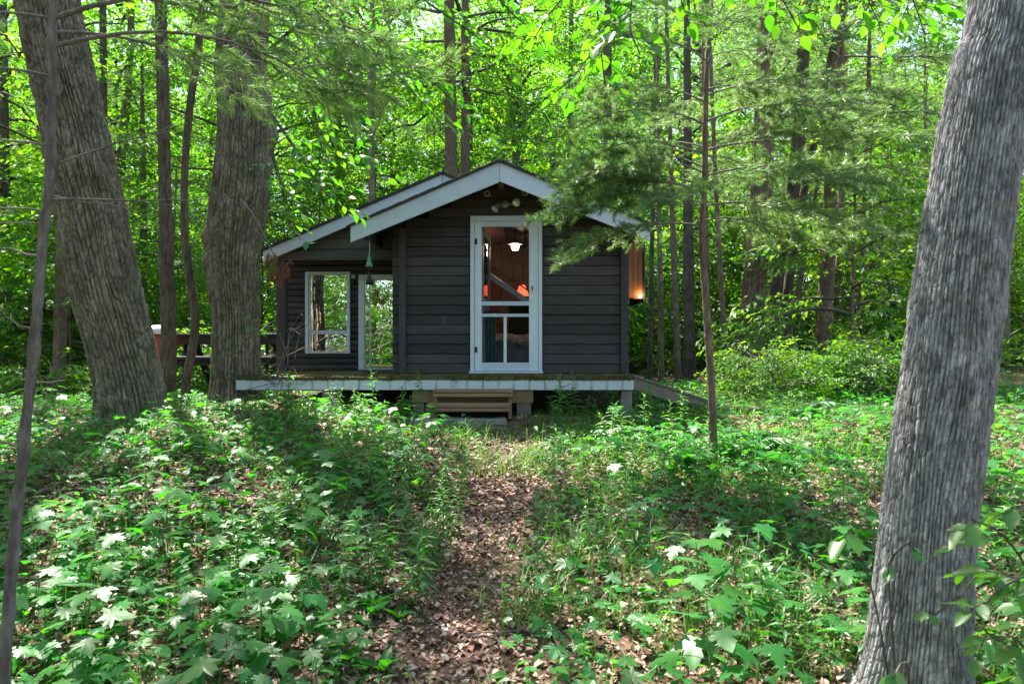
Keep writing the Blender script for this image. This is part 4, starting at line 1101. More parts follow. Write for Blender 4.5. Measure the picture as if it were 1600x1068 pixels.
def leaf_maple(L=1.0, bend=0.12, seed=0):
    """five pointed lobes; base at the origin, midrib along x"""
    r_ = np.random.default_rng(seed)
    half = [(0.00, 0.0), (-0.06, 0.16), (-0.16, 0.42), (0.05, 0.30), (0.10, 0.34), (0.17, 0.60), (0.30, 0.50), (0.42, 0.64), (0.44, 0.44), (0.40, 0.22), (0.62, 0.30), (0.70, 0.20), (0.80, 0.17), (1.02, 0.0)]
    pts = [(x, y) for x, y in half] + [(x, -y) for x, y in half[-2:0:-1]]
    pts = np.array(pts); pts[1:] += r_.normal(0, 0.012, (len(pts) - 1, 2))
    c = np.array([[0.25, 0.0]])
    p = np.vstack([c, pts]); z = -bend * (p[:, 0] ** 2) - 0.22 * p[:, 1] ** 2 * (1 + bend) + 0.05 * np.abs(p[:, 1])
    v = np.column_stack([p, z]); n = len(pts)
    f = np.array([(0, 1 + (i + 1) % n, 1 + i) for i in range(n)])
    return v * L, f

def spray_tpl(seed, n=15, L=0.6, leaf=0.10, tpl=None, spread=0.9):
    """flat twig of alternate leaves along x"""
    r_ = np.random.default_rng(seed)
    tv, tf = tpl if tpl is not None else leaf_quad(1.0, 0.58)
    t = np.linspace(0.08, 1.0, n); side = np.where(np.arange(n) % 2 == 0, 1, -1)
    az = side * (spread * (1.15 - 0.75 * t) + r_.normal(0, 0.2, n)); az[-1] = r_.normal(0, 0.1)
    Mx = rot(az, r_.normal(-0.25, 0.28, n), r_.normal(0, 0.35, n)) * (leaf * r_.uniform(0.7, 1.2, n))[:, None, None]
    fork = side * np.sin(t * 3.1) * 0.10 * L * (1 + r_.random(n))
    T = np.stack([t * L, fork, -0.10 * L * t * t + r_.normal(0, 0.02, n)], 1)
    v, f = scatter(tv, tf, Mx, T)
    return v, f

SPR = [spray_tpl(s, 16, 0.62, 0.115) for s in range(6)]
SPR_FINE = [spray_tpl(20 + s, 14, 0.48, 0.085, leaf_ovate(1, 0.62)) for s in range(5)]

def place_sprays(sprs, r_, Mx, T):
    parts = []
    pick = r_.integers(0, len(sprs), len(T))
    for k, (v, f) in enumerate(sprs):
        s = pick == k
        if s.any(): parts.append(scatter(v, f, Mx[s], T[s]))
    return join(parts)

def gen_crown(seed, H, Rr, nl, ns, shape='oval', elev=(0.1, 0.7), sprs=None, twig=True, size=1.0):
    """limbs + leaf sprays; origin at the crown's foot"""
    r_ = np.random.default_rng(seed); sprs = sprs or SPR
    limbs, Ms, Ts = [], [], []
    az0 = r_.uniform(0, 6.28)
    for i in range(nl):
        u = (i + r_.uniform(0.0, 0.9)) / nl
        if shape == 'oval': prf = 0.35 + 0.75 * math.sin(math.pi * (0.12 + 0.80 * u)) 
        else: prf = 1.05 - 0.72 * u
        L = Rr * prf * r_.uniform(0.7, 1.15)
        az = az0 + i * 2.4 + r_.normal(0, 0.35)
        el = elev[0] + (elev[1] - elev[0]) * u + r_.normal(0, 0.12)
        z0 = H * u * 0.9
        s = np.linspace(0, 1, 6)
        bend = r_.normal(0, 0.25)
        aa = az + bend * s
        x = np.cumsum(np.concatenate([[0], np.cos(aa[:-1]) * math.cos(el)])) * L / 5
        y = np.cumsum(np.concatenate([[0], np.sin(aa[:-1]) * math.cos(el)])) * L / 5
        z = z0 + L * math.sin(el) * s - 0.22 * L * s ** 2.2 + r_.normal(0, 0.02 * L, 6) * (s > 0)
        P = np.stack([x, y, z], 1)
        limbs.append(tube(P, np.linspace(0.012 * L + 0.012, 0.005, 6), 5, False))
        m = max(3, int(ns / nl * L / Rr * 1.3))
        t = r_.uniform(0.15, 1.05, m) ** 0.75
        tt = np.clip(t, 0, 1)
        pc = np.stack([np.interp(tt, s, P[:, k]) for k in range(3)], 1)
        sd = np.where(r_.random(m) < 0.5, 1, -1)
        off = np.abs(r_.normal(0, 0.30, m)) * L * (1.15 - tt * 0.8)
        da = az + bend * tt + sd * r_.uniform(0.5, 1.3, m)
        dirv = np.stack([np.cos(da), np.sin(da), r_.normal(-0.08, 0.16, m)], 1)
        q = pc + dirv * off[:, None]; q[:, 2] += r_.normal(0, 0.05 * L + 0.05, m) 
        Ms.append(rot(da - sd * 0.3 + r_.normal(0, 0.3, m), r_.normal(-0.18, 0.28, m), r_.normal(0, 0.3, m)) * (size * r_.uniform(0.75, 1.25, m))[:, None, None])
        Ts.append(q)
        if twig:
            for j in range(0, m, 3):
                if off[j] > 0.15: limbs.append(tube(np.stack([pc[j], (pc[j] + q[j]) / 2 + [0, 0, 0.03], q[j]]), np.array([0.008, 0.006, 0.003]), 3, False))
    lv, lf = place_sprays(sprs, r_, np.concatenate(Ms), np.concatenate(Ts))
    bv, bf = join(limbs)
    return (bv, bf), (lv, lf)

# prototypes: canopy crowns (with limbs), layered saplings, bushes
CAN, SAP, BUSH = [], [], []
for k, (H, Rr, nl, ns) in enumerate([(8, 3.4, 34, 760), (9, 3.0, 32, 700), (7, 3.8, 34, 760), (10, 3.2, 38, 820)]):
    (bv, bf), (lv, lf) = gen_crown(100 + k, H, Rr, nl, ns, 'oval', (0.05, 0.9), size=1.15)
    CAN.append((mesh_np('branches', bv, bf, True), mesh_np('crown', lv, lf), H))
for k, (H, Rr, nl, ns) in enumerate([(5.2, 2.0, 26, 430), (6.5, 2.2, 30, 520), (3.8, 1.7, 20, 330), (7.5, 2.3, 34, 600), (4.6, 2.2, 22, 400)]):
    (bv, bf), (lv, lf) = gen_crown(200 + k, H, Rr, nl, ns, 'cone', (0.12, 0.5), size=0.95)
    SAP.append((mesh_np('branches', bv, bf, True), mesh_np('crown', lv, lf), H))
for k, (H, Rr, nl, ns) in enumerate([(1.1, 0.9, 14, 110), (0.8, 1.0, 12, 90), (1.5, 1.0, 16, 140)]):
    (bv, bf), (lv, lf) = gen_crown(300 + k, H, Rr, nl, ns, 'oval', (0.3, 0.8), size=0.7)
    BUSH.append((mesh_np('branches', bv, bf, True), mesh_np('leaves', lv, lf)))
for a_, b_, _ in CAN + SAP: a_.materials.append(M['bark_dark']); b_.materials.append(M['leaf_bg'])
for a_, b_ in BUSH: a_.materials.append(M['twig']); b_.materials.append(M['leaf_bg'])
TR = []
for k in range(6):
    r_ = np.random.default_rng(400 + k)
    n = 9; z = np.linspace(-0.02, 1, n)
    P = np.stack([np.cumsum(r_.normal(0, 0.006, n)), np.cumsum(r_.normal(0, 0.006, n)), z], 1); P[:, :2] -= P[1, :2]
    v, f = tube(P, np.interp(z, [0, 0.04, 1], [1.35, 1.0, 0.35]) * 0.01, 10, False)
    TR.append((v, f))

def crown_on(t, proto, z, scale=1.0, rz=None, xy=(0, 0), squash=1.0):
    """crown and its branches as two parts of the tree t; z is the height over the tree's base"""
    rz = rng.uniform(0, 6.28) if rz is None else rz
    for nm, me in (('branches', proto[0]), ('crown', proto[1])):
        o = link(nm, me, None, t, (xy[0], xy[1], z)); o.rotation_euler = (0, 0, rz); o.scale = (scale, scale, scale * squash)

def forest_tree(x, y, h, r, k, canopy, label, group, base_frac):
    g = float(gz(x, y))
    nm = 'forest_tree' if canopy else 'sapling'
    t = thing(nm, label, 'tree' if canopy else 'sapling', (x, y, g), rng.uniform(0, 6.28), group)
    v, f = TR[k % 6]
    v = v.copy(); v[:, 2] *= h; v[:, :2] *= r / 0.01 if False else 1
    v2 = TR[k % 6][0].copy(); ctr = np.zeros_like(v2)
    # widen about the axis without moving the axis' wander
    nS = 10; rings = v2.reshape(-1, nS, 3); c = rings.mean(1, keepdims=True)
    rings = c * np.array([h, h, 1]) + (rings - c) * np.array([r / 0.01, r / 0.01, 1]); rings[..., 2] = rings[..., 2] * h
    link('trunk', mesh_np('trunk', rings.reshape(-1, 3), TR[k % 6][1], True), [M['bark_dark'], M['bark_red'], M['bark_red']][k % 3], t)
    pr = (CAN if canopy else SAP)[k % (len(CAN) if canopy else len(SAP))]
    z0 = h * base_frac; ax = c.reshape(-1, 3)
    s = h * (1 - base_frac) / pr[2]
    crown_on(t, pr, z0, s, xy=(float(np.interp(z0 / h, ax[:, 2], ax[:, 0] * h)), float(np.interp(z0 / h, ax[:, 2], ax[:, 1] * h))))
    return t

# woods behind the cabin
def where(x, y):
    px = 800 + F * x / y
    dep = 'deep in' if y > 28 else ('midway in' if y > 20 else 'nearest row')
    for lim, s in ((60, 'left of the thin conifer'), (330, 'behind the thick left trunks'), (560, 'above the left wing roof'), (990, 'above the main cabin roof'), (1150, 'just right of the cabin'), (1400, 'around the twin trunks and tall pine')):
        if px < lim: return s, dep
    return 'behind the grey right trunk', dep
used = []
def ok(x, y, dmin):
    for a, b in used:
        if (a - x) ** 2 + (b - y) ** 2 < dmin * dmin: return False
    used.append((x, y)); return True
def clear_cabin(x, y, m):  # keep crowns out of the cabin
    return not (-3.7 - m < x < 2.2 + m and 7 < y < 14 + m)
cnt = 0
for _ in range(900):
    if cnt >= N_CANOPY: break
    y = rng.uniform(15.5, 42); x = rng.uniform(-0.86 * y - 2, 0.86 * y + 2)
    if 2 < x < 18 and y < 25: continue
    if not ok(x, y, 3.1): continue
    forest_tree(x, y, rng.uniform(11, 17), rng.uniform(0.09, 0.2), cnt, True, 'leafy forest tree %s, %s' % where(x, y), 'trees of the woods beyond the cabin', rng.uniform(0.38, 0.5)); cnt += 1
cnt = 0
for _ in range(1600):
    if cnt >= N_SAP: break
    y = rng.uniform(12.0, 34); x = rng.uniform(-0.84 * y - 2, 0.84 * y + 2)
    if not clear_cabin(x, y, 2.0) or not ok(x, y, 1.25): continue
    if x > 1.5 and y < 16.8 and rng.random() < 0.8: continue
    if 450 < 800 + F * x / y < 985 and 534 - F * (8.0 - CAMZ) / y > 300: continue
    forest_tree(x, y, rng.uniform(4.0, 8.0), rng.uniform(0.025, 0.05), cnt, False, 'thin leafy sapling %s, %s' % where(x, y), 'understory saplings beyond the cabin', rng.uniform(0.05, 0.16)); cnt += 1
cnt = 0
for _ in range(1500):
    if cnt >= N_BUSH: break
    y = rng.uniform(11.0, 30); x = rng.uniform(-0.82 * y, 0.82 * y)
    if not clear_cabin(x, y, 0.8) or not ok(x, y, 0.9): continue
    if 430 < 800 + F * x / y < 985 or (x > 1.5 and y < 16.5): continue
    t = thing('bush', 'low leafy bush %s, %s' % where(x, y), 'bush', (x, y, float(gz(x, y)) - 0.05), rng.uniform(0, 6.28), 'low bushes beyond the cabin')
    s = rng.uniform(0.8, 1.5); pr = BUSH[cnt % 3]
    for nm, me in (('branches', pr[0]), ('leaves', pr[1])):
        o = link(nm, me, None, t); o.scale = (s, s, s)
    cnt += 1
for i in range(15):
    px = rng.uniform(1175, 1420); y = rng.uniform(9.3, 12.0); x = (px - 800) / F * y
    t = thing('bush', 'low bush in front of the twin trunks and the tall pine', 'bush', (x, y, float(gz(x, y)) - 0.08), rng.uniform(0, 6.28), 'low bushes before the right trunks')
    s = rng.uniform(0.4, 0.72)
    for nm, me in (('branches', BUSH[i % 3][0]), ('leaves', BUSH[i % 3][1])):
        o = link(nm, me, None, t); o.scale = (s, s, s)
# far woods that read as one mass
nfar = 60000
th = rng.uniform(-0.95, 0.95, nfar); dd = rng.uniform(42, 70, nfar)
zz = rng.uniform(-1.5, 1, nfar) ** 1 * 0 + 32 * rng.random(nfar) ** 0.85 - 1.0
xx, yy = dd * np.sin(th), dd * np.cos(th)
den = fbm(np.stack([xx * 0.16, yy * 0.16, zz * 0.22], -1), 77, 3)
keep = rng.random(nfar) < np.clip((den - 0.28) * 5, 0, 1)
xx, yy, zz = xx[keep], yy[keep], zz[keep]
big = [(v * 1.0, f) for v, f in SPR]
Mx = rot(rng.uniform(0, 6.28, len(xx)), rng.normal(-0.2, 0.5, len(xx)), rng.normal(0, 0.5, len(xx))) * rng.uniform(2.1, 3.4, len(xx))[:, None, None]
NF = min(len(xx), 25000)
v, f = place_sprays(big, rng, Mx[:NF], np.stack([xx, yy, zz + gz(xx, yy)], 1)[:NF])
tag(link('far_woods', mesh_np('far_woods', v, f), M['leaf_bg']), 'far sunlit leaves of the deep woods', 'woods', None, 'stuff')

# crowns of the big trees, above the frame
(bv, bf), (lv, lf) = gen_crown(150, 8, 3.3, 26, 300, 'oval', (0.05, 0.9), size=1.15)
THIN = (mesh_np('branches', bv, bf, True), mesh_np('crown', lv, lf), 8); THIN[0].materials.append(M['bark_dark']); THIN[1].materials.append(M['leaf_bg'])
crown_on(tL, THIN, 7.6, 0.9, xy=(-1.2, 0.2)); crown_on(tC, THIN, 8.0, 0.85, xy=(0.15, 0.3))
crown_on(G[0], THIN, 7.5, 0.9, xy=(0.45, 0)); crown_on(G[1], THIN, 7.5, 0.8, xy=(0.8, 0))
crown_on(tR, THIN, 6.6, 0.6, xy=(0.55, 0.2))
for i, (x, y, s) in enumerate([(-9.5, 5.5, 1), (-12, 9.5, 1), (-14, 13, 0.9), (-10.5, 2.5, 0.9), (-15, 6, 1), (-12, 16, 1), (-17, 10.5, 1), (-9.2, 11.8, 0.8)]):  # unseen trees added out of frame, only to break the sun into dapples
    g = float(gz(x, y)); t = thing('forest_tree', 'unseen tree added outside the left edge to dapple the clearing', 'tree', (x, y, g), 0, 'unseen trees added outside the left edge for dapple')
    v, f = tube(resample([[0, 0, -0.1], [0.1, 0, 4], [0, 0.1, 11]], 12), np.linspace(0.17, 0.06, 12), 10, False)
    link('trunk', mesh_np('trunk', v, f, True), M['bark_dark'], t); crown_on(t, THIN, 5.0, s)
# shade trees standing behind the photographer, seen only in the panes
for i, (x, y) in enumerate([(-7, -9), (-3.2, -13), (1.5, -17), (6, -10), (10, -16), (-12, -15), (-9, -4), (9, -3.5)]):
    forest_tree(x, y, rng.uniform(9, 13), 0.14, i, True, 'tree mirrored in the cabin window panes', 'trees mirrored in the window panes', 0.3)
for i in range(22):
    x, y = rng.uniform(-13, 3), rng.uniform(-16, -2.5)
    if abs(x) < 1.2 and y > -4: continue
    forest_tree(x, y, rng.uniform(3.5, 7), 0.035, i, False, 'sapling mirrored in the cabin window panes', 'saplings mirrored in the window panes', 0.05)
# ------------------------------------------------------------------ conifer foliage
def needle_spray(seed, n=64, L=0.15, nl=0.07, w=0.0022):
    r_ = np.random.default_rng(seed)
    t = r_.uniform(0.0, 1, n); az = r_.uniform(0, 6.28, n); op = r_.uniform(0.35, 0.95, n)
    d = np.stack([np.cos(op), np.sin(op) * np.cos(az), np.sin(op) * np.sin(az) - 0.12], 1)
    p = np.stack([t * L, 0 * t, -0.1 * L * t * t], 1)
    side = np.cross(d, r_.normal(0, 1, (n, 3))); side /= np.linalg.norm(side, axis=1)[:, None]
    ll = nl * r_.uniform(0.7, 1.15, n)
    v = np.stack([p - side * w, p + side * w, p + d * ll[:, None]], 1).reshape(-1, 3)
    return v, np.arange(3 * n).reshape(-1, 3)
NS = [needle_spray(k) for k in range(4)]
NS_FAR = [needle_spray(10 + k, 46, 0.26, 0.13, 0.005) for k in range(3)]

def pine_branch(seed, L=1.2, wid=0.5, nshoot=16, sprs=None, step=0.10, bare=0.25, size=1.0, dens=1):
    r_ = np.random.default_rng(seed); sprs = sprs or NS
    s = np.linspace(0, 1, 9)
    P = np.stack([s * L, 0.10 * L * (np.sin(s * 3 + r_.uniform(0, 6)) - math.sin(0)) * s, 0.10 * L * np.sin(s * 2.5) - 0.16 * L * s ** 2], 1)
    tubes = [tube(P, np.linspace(0.011, 0.003, 9) * (L / 1.2), 5, False)]
    Ms, Ts = [], []
    for i in range(nshoot):
        t = bare + (1 - bare) * (i + r_.uniform(0, 0.8)) / nshoot
        sd = 1 if i % 2 else -1
        l = wid * (0.35 + 0.9 * math.sin(math.pi * min(1, 0.25 + 0.7 * (1 - t)))) * r_.uniform(0.6, 1.1)
        p0 = np.array([np.interp(t, s, P[:, k]) for k in range(3)])
        a = sd * r_.uniform(0.6, 1.1); k = max(3, int(l / step))
        q = np.linspace(0, 1, k + 1)
        Q = p0 + np.stack([np.cos(a) * l * q, np.sin(a) * l * q * (1 - 0.2 * q), -0.22 * l * q ** 2 + r_.normal(0, 0.015, k + 1) * (q > 0)], 1)
        tubes.append(tube(Q, np.linspace(0.0045, 0.0018, k + 1) * (L / 1.2), 3, False))
        for j in range(1, k + 1):
            for _ in range(dens):
                Ms.append(rot(a + r_.normal(0, 0.5), r_.normal(-0.15, 0.3), r_.uniform(0, 6.28)) * size * r_.uniform(0.7, 1.15)); Ts.append(Q[j] + r_.normal(0, 0.012, 3))
    for j in range(6):
        Ms.append(rot(r_.normal(0, 0.4), r_.normal(-0.2, 0.2), 0.0) * size); Ts.append(P[-1] - np.array([0.04 * j, 0, 0]))
    nv, nf = place_sprays(sprs, r_, np.array(Ms), np.array(Ts))
    bv, bf = join(tubes)
    b = mesh_np('branch', bv, bf, True); nmesh = mesh_np('needles', nv, nf)
    b.materials.append(M['twig']); nmesh.materials.append(M['needle'])
    return b, nmesh
PB = [pine_branch(500 + k, wid=0.52, dens=1, step=0.068, size=1.05) for k in range(5)]
PT = [pine_branch(540 + k, 1.2, 0.42, 13, bare=0.3, step=0.11) for k in range(3)]
PBF = [pine_branch(520 + k, 2.6, 1.1, 16, NS_FAR, 0.2, 0.2, 1.0) for k in range(3)]
def put_branch(t, pr, p, az, pitch, scale, roll=0.0):
    b = link('branch', pr[0], None, t, np.asarray(p, float) - np.array(t.location))
    m = Matrix([list(r) for r in rot(az, pitch, roll)])
    b.rotation_euler = m.to_euler(); b.scale = (scale,) * 3
    link('needles', pr[1], None, b)
    return b
def on_path(P, z):
    return np.array([np.interp(z, P[:, 2], P[:, 0]), np.interp(z, P[:, 2], P[:, 1]), z])
# young pine: explicit limbs first (height, azimuth deg from +x, pitch deg, length)
for (py, az, pit, L) in [(318, 184, 2, 1.12), (352, 172, -6, 1.08), (300, 172, 8, 1.0), (322, 8, -2, 1.2), (345, 25, 0, 1.0), (235, 5, 6, 1.2), (190, -8, 6, 1.1), (275, -10, 0, 1.15), (140, 30, 8, 0.9), (240, 178, 4, 1.0), 
                         (230, 150, 8, 0.9), (150, 10, 10, 0.95), (160, 185, 8, 0.95), (155, 100, 10, 0.8), (90, 20, 14, 0.8), (95, 190, 14, 0.85), (100, 270, 10, 0.7), (40, 0, 18, 0.7), (40, 180, 18, 0.7), (310, 240, -5, 0.85), (245, 60, 5, 0.9),
                         (300, 190, 4, 1.1), (290, 172, 6, 1.05), (262, 186, 6, 1.0), (270, 200, 0, 1.05), (195, 195, 6, 1.0)]:
    p = on_path(PQ, CAMZ + (534 - py) / F * DQ)
    put_branch(tQ, PB[int(rng.integers(0, 5))], p, R(az), R(pit), L / 1.2, rng.normal(0, 0.15))
# left edge conifer: dark boughs above the two thick trunks
PS = resample([P4(39, 675, DS_, 20), P4(55, 520, DS_, 18), P4(68, 360, DS_, 16), P4(76, 300, DS_, 16), P4(81, 150, DS_, 15), P4(84, 0, DS_, 14), [at(84, 0, DS_)[0], DS_, 3.6, .01]], 40)
for (py, az, pit, L) in [(72, 14, 4, 0.95), (28, 2, 5, 1.1), (50, 48, 4, 0.8), (-12, 20, -3, 1.15), (30, 170, 0, 0.7), (120, 185, -3, 0.6), (330, 178, -5, 0.5), (350, 200, -12, 0.4)]:
    p = on_path(PS, CAMZ + (534 - py) / F * DS_)
    put_branch(tS, PT[int(rng.integers(0, 3))], p, R(az), R(pit), L / 1.2, rng.normal(0, 0.15))
# bare dead twigs on it
for (py, az, pit, L) in [(312, 3, 1, 0.62), (305, 30, -6, 0.35), (260, 15, 25, 0.5), (400, 190, 10, 0.3), (520, 170, 30, 0.2), (600, 10, 10, 0.12), (700, 200, 20, 0.1), (230, 200, 10, 0.4)]:
    p = on_path(PS, CAMZ + (534 - py) / F * DS_) - np.array(tS.location)
    d = rot(R(az), R(pit), 0)[:, 0]; s = np.linspace(0, 1, 7)[:, None]
    Q = p + d * L * s + rng.normal(0, 0.012, (7, 3)) * s
    tw = [tube(Q, np.linspace(0.005, 0.0012, 7), 5, False)]
    for q in (3, 4, 5): tw.append(tube(np.stack([Q[q], Q[q] + rot(R(az) + rng.choice([-1, 1]) * 0.8, R(pit), 0)[:, 0] * L * 0.2]), np.array([0.002, 0.001]), 3, False))
    v, f = join(tw); link('dead_twig', mesh_np('dead_twig', v, f), M['twig'], tS)
# big white pine right of the twin trunks, boughs from 3 m up
PP = resample([P4(px, py, DPN, w_) for px, py, w_ in pine_pts] + [[at(1314, 0, DPN)[0] + 0.3, DPN, 14, 0.1]], 60)
for i in range(34):
    z = 3.3 + 9.0 * (i / 44) ** 0.9; az = i * 2.4 + rng.normal(0, 0.3)
    put_branch(tP, PBF[i % 3], on_path(PP, z), az, rng.normal(0.0, 0.12), rng.uniform(0.75, 1.25), rng.normal(0, 0.1))
for i in range(12):     # boughs of the trunks beside it
    gq = G[0] if i % 2 else G[1]
    base = np.array(gq.location); z = 3.6 + 4.5 * rng.random()
    put_branch(gq, PBF[i % 3], base + np.array([0.35 + 0.06 * z if i % 2 else 0.6, 0, z]), rng.uniform(0, 6.28), rng.normal(0, 0.15), rng.uniform(0.5, 0.85))
for (x, y, h, n) in [(14.5, 24, 12, 22), (-9.5, 17.5, 10, 30), (19.0, 27.0, 12, 30), (-1.5, 24, 13, 30), (-13.5, 20, 12, 30)]:
    g = float(gz(x, y))
    t = thing('pine_tree', {14.5: 'blue-green pine behind the grey trunk on the right', -9.5: 'dark pine behind the leaning left trunk', 19.0: 'tall pine deep in the woods at far right', -1.5: 'dark pine rising far behind the cabin roof', -13.5: 'tall pine deep in the woods at far left'}[x], 'pine tree', (x, y, g))
    P = np.array([[0, 0, -0.1], [0.05, 0, h * 0.5], [0, 0, h]]); v, f = tube(resample(P, 14), np.linspace(0.14, 0.03, 14), 12, False)
    link('trunk', mesh_np('trunk', v, f, True), M['bark_red'], t)
    for i in range(n):
        z = h * (0.2 + 0.8 * i / n)
        put_branch(t, PBF[i % 3], np.array([x, y, g + z]), i * 2.4 + rng.normal(0, 0.3), rng.normal(0.02, 0.12), (1.25 - 0.75 * i / n) * rng.uniform(0.8, 1.1))

# ------------------------------------------------------------------ leafy boughs hanging into the picture
def mk_leaf(nm, tpl, mat):
    me = mesh_np(nm, tpl[0], tpl[1], True); me.materials.append(mat); return me
LO = [mk_leaf('leaf', leaf_ovate(1, w_, fo, dr), M['leaf_mid']) for w_, fo, dr in ((0.55, 0.08, 0.12), (0.62, 0.05, 0.2), (0.5, 0.12, 0.05))]
LM = [mk_leaf('leaf', leaf_maple(1, b_, k), M['leaf_ground']) for k, b_ in enumerate((0.10, 0.2, 0.3))]
LB = [mk_leaf('leaf', leaf_ovate(1, w_, fo, dr), M['leaf_ground']) for w_, fo, dr in ((0.42, 0.14, 0.35), (0.48, 0.1, 0.25))]
def leaf_obj(parent, me, m3, T, s, name='leaf'):
    o = bpy.data.objects.new(name, me); C.objects.link(o); o.parent = parent
    m = Matrix([list(r) for r in m3]).to_4x4()
    o.rotation_euler = m.to_euler(); o.location = tuple(float(q) for q in T); o.scale = (float(s),) * 3
    return o
def bough(P, seed, twig_gap=0.10, tw_len=0.35, leaf=0.09, lgap=0.055, t0=0.1, droop=0.25):
    """limb polyline -> twig tubes, leaf (matrix, position, size)"""
    r_ = np.random.default_rng(seed)
    P = resample(P, 24); d = np.concatenate([[0], np.cumsum(np.linalg.norm(np.diff(P, axis=0), axis=1))]); L = d[-1]
    tubes, lv = [], []
    n = int(L * (1 - t0) / twig_gap)
    for i in range(n + 1):
        s = L * t0 + (L * (1 - t0)) * (i + r_.uniform(0, 0.7)) / (n + 1)
        if i == n: s = L * 0.985
        p = np.array([np.interp(s, d, P[:, k]) for k in range(3)])
        j = min(22, int(np.searchsorted(d, s))); T = P[min(j + 1, 23)] - P[max(j - 1, 0)]; T /= np.linalg.norm(T)
        az0 = math.atan2(T[1], T[0]); a = az0 + (1 if i % 2 else -1) * r_.uniform(0.5, 1.15) if i < n else az0
        l = tw_len * r_.uniform(0.5, 1.1) * (1.1 - 0.5 * s / L)
        m = max(3, int(l / lgap)); q = np.linspace(0, 1, m + 1)
        pit = r_.normal(-0.1, 0.2)
        Q = p + np.stack([np.cos(a) * l * q * math.cos(pit), np.sin(a) * l * q * math.cos(pit), l * q * math.sin(pit) - droop * l * q ** 2], 1)
        tubes.append(tube(Q, np.linspace(0.003, 0.0012, m + 1), 3, False))
        for k in range(1, m + 1):
            sd = 1 if k % 2 else -1
            la = a + (sd * r_.uniform(0.5, 1.0) if k < m else 0)
            lv.append((rot(la, r_.normal(-0.42, 0.28), r_.normal(0, 0.35)), Q[k], leaf * r_.uniform(0.65, 1.15)))
    return tubes, lv
def pxl(pts): return np.array([at(*p) for p in pts])
def hang(t, boughs, nmax, mat, limb_r=0.012, leaf_me=LO):
    base = np.array(t.location); allv = []; tub = []
    for k, (P, kw) in enumerate(boughs):
        P = np.asarray(P, float)
        tubes, lv = bough(P, 900 + k + int(abs(base[0]) * 10), **kw)
        Pr = resample(P, 24); tub.append(tube(Pr, np.linspace(kw.get('r', limb_r), 0.003, 24), 6, False)); tub += tubes; allv += lv
    v, f = join(tub); link('branch', mesh_np('branch', v - base[None], f, True), M['bark_dark'], t)
    camp = np.array([0, 0, CAMZ])
    inv = [(l[2] / max(0.3, l[1][1]) if (abs(l[1][0]) < 0.78 * l[1][1] and abs(l[1][2] - CAMZ) < 0.53 * l[1][1]) else 0, i) for i, l in enumerate(allv)]
    inv.sort(reverse=True); top = [i for _, i in inv[:nmax]]; rest = [i for _, i in inv[nmax:]]
    for i in top: leaf_obj(t, leaf_me[i % len(leaf_me)], allv[i][0], allv[i][1] - base, allv[i][2])
    if rest:
        tv, tf = leaf_ovate(1, 0.58)
        v, f = scatter(tv, tf, np.array([allv[i][0] * allv[i][2] for i in rest]), np.array([allv[i][1] for i in rest]) - base)
        tag(link('leaves', mesh_np('leaves', v, f, True), mat, t), kind='stuff')
KW = dict(twig_gap=0.10, tw_len=0.50, leaf=0.125, lgap=0.065)
hang(tC, [
    (pxl([(412, 85, 8.1), (462, 42, 8.0), (515, 8, 7.8), (600, -60, 7.4), (700, -70, 7.0)]), dict(KW, t0=0.45)),
    (pxl([(465, 40, 8.0), (545, 62, 7.6), (610, 110, 7.3), (660, 160, 7.1), (700, 205, 7.0)]), KW),
    (pxl([(520, 0, 7.8), (590, 60, 7.3), (650, 110, 7.0), (700, 150, 6.9), (745, 215, 6.8)]), KW),
    (pxl([(530, 5, 7.8), (545, 90, 7.5), (540, 190, 7.4), (560, 270, 7.4)]), KW),
    (pxl([(440, 60, 8.0), (480, 130, 7.8), (500, 220, 7.8), (520, 300, 7.7)]), KW),
    (pxl([(425, 180, 8.1), (460, 230, 7.9), (500, 290, 7.8), (540, 330, 7.7)]), KW),
    (pxl([(425, 240, 8.1), (440, 290, 7.9), (450, 340, 7.8), (470, 375, 7.7)]), dict(KW, tw_len=0.35)),
    (pxl([(600, -60, 7.4), (650, -10, 7.0), (720, 40, 6.8), (790, 90, 6.7)]), KW),
    (pxl([(700, -70, 7.0), (760, -20, 6.7), (810, 30, 6.6), (850, 60, 6.5)]), KW),
    (pxl([(600, -60, 7.4), (600, 10, 7.5), (615, 60, 7.6), (640, 90, 7.6)]), KW),
], 280, M['leaf_mid'], 0.022)
KT = dict(twig_gap=0.05, tw_len=0.27, leaf=0.092, lgap=0.042, droop=0.6)
root_ = [2.25, 2.8, 4.3]
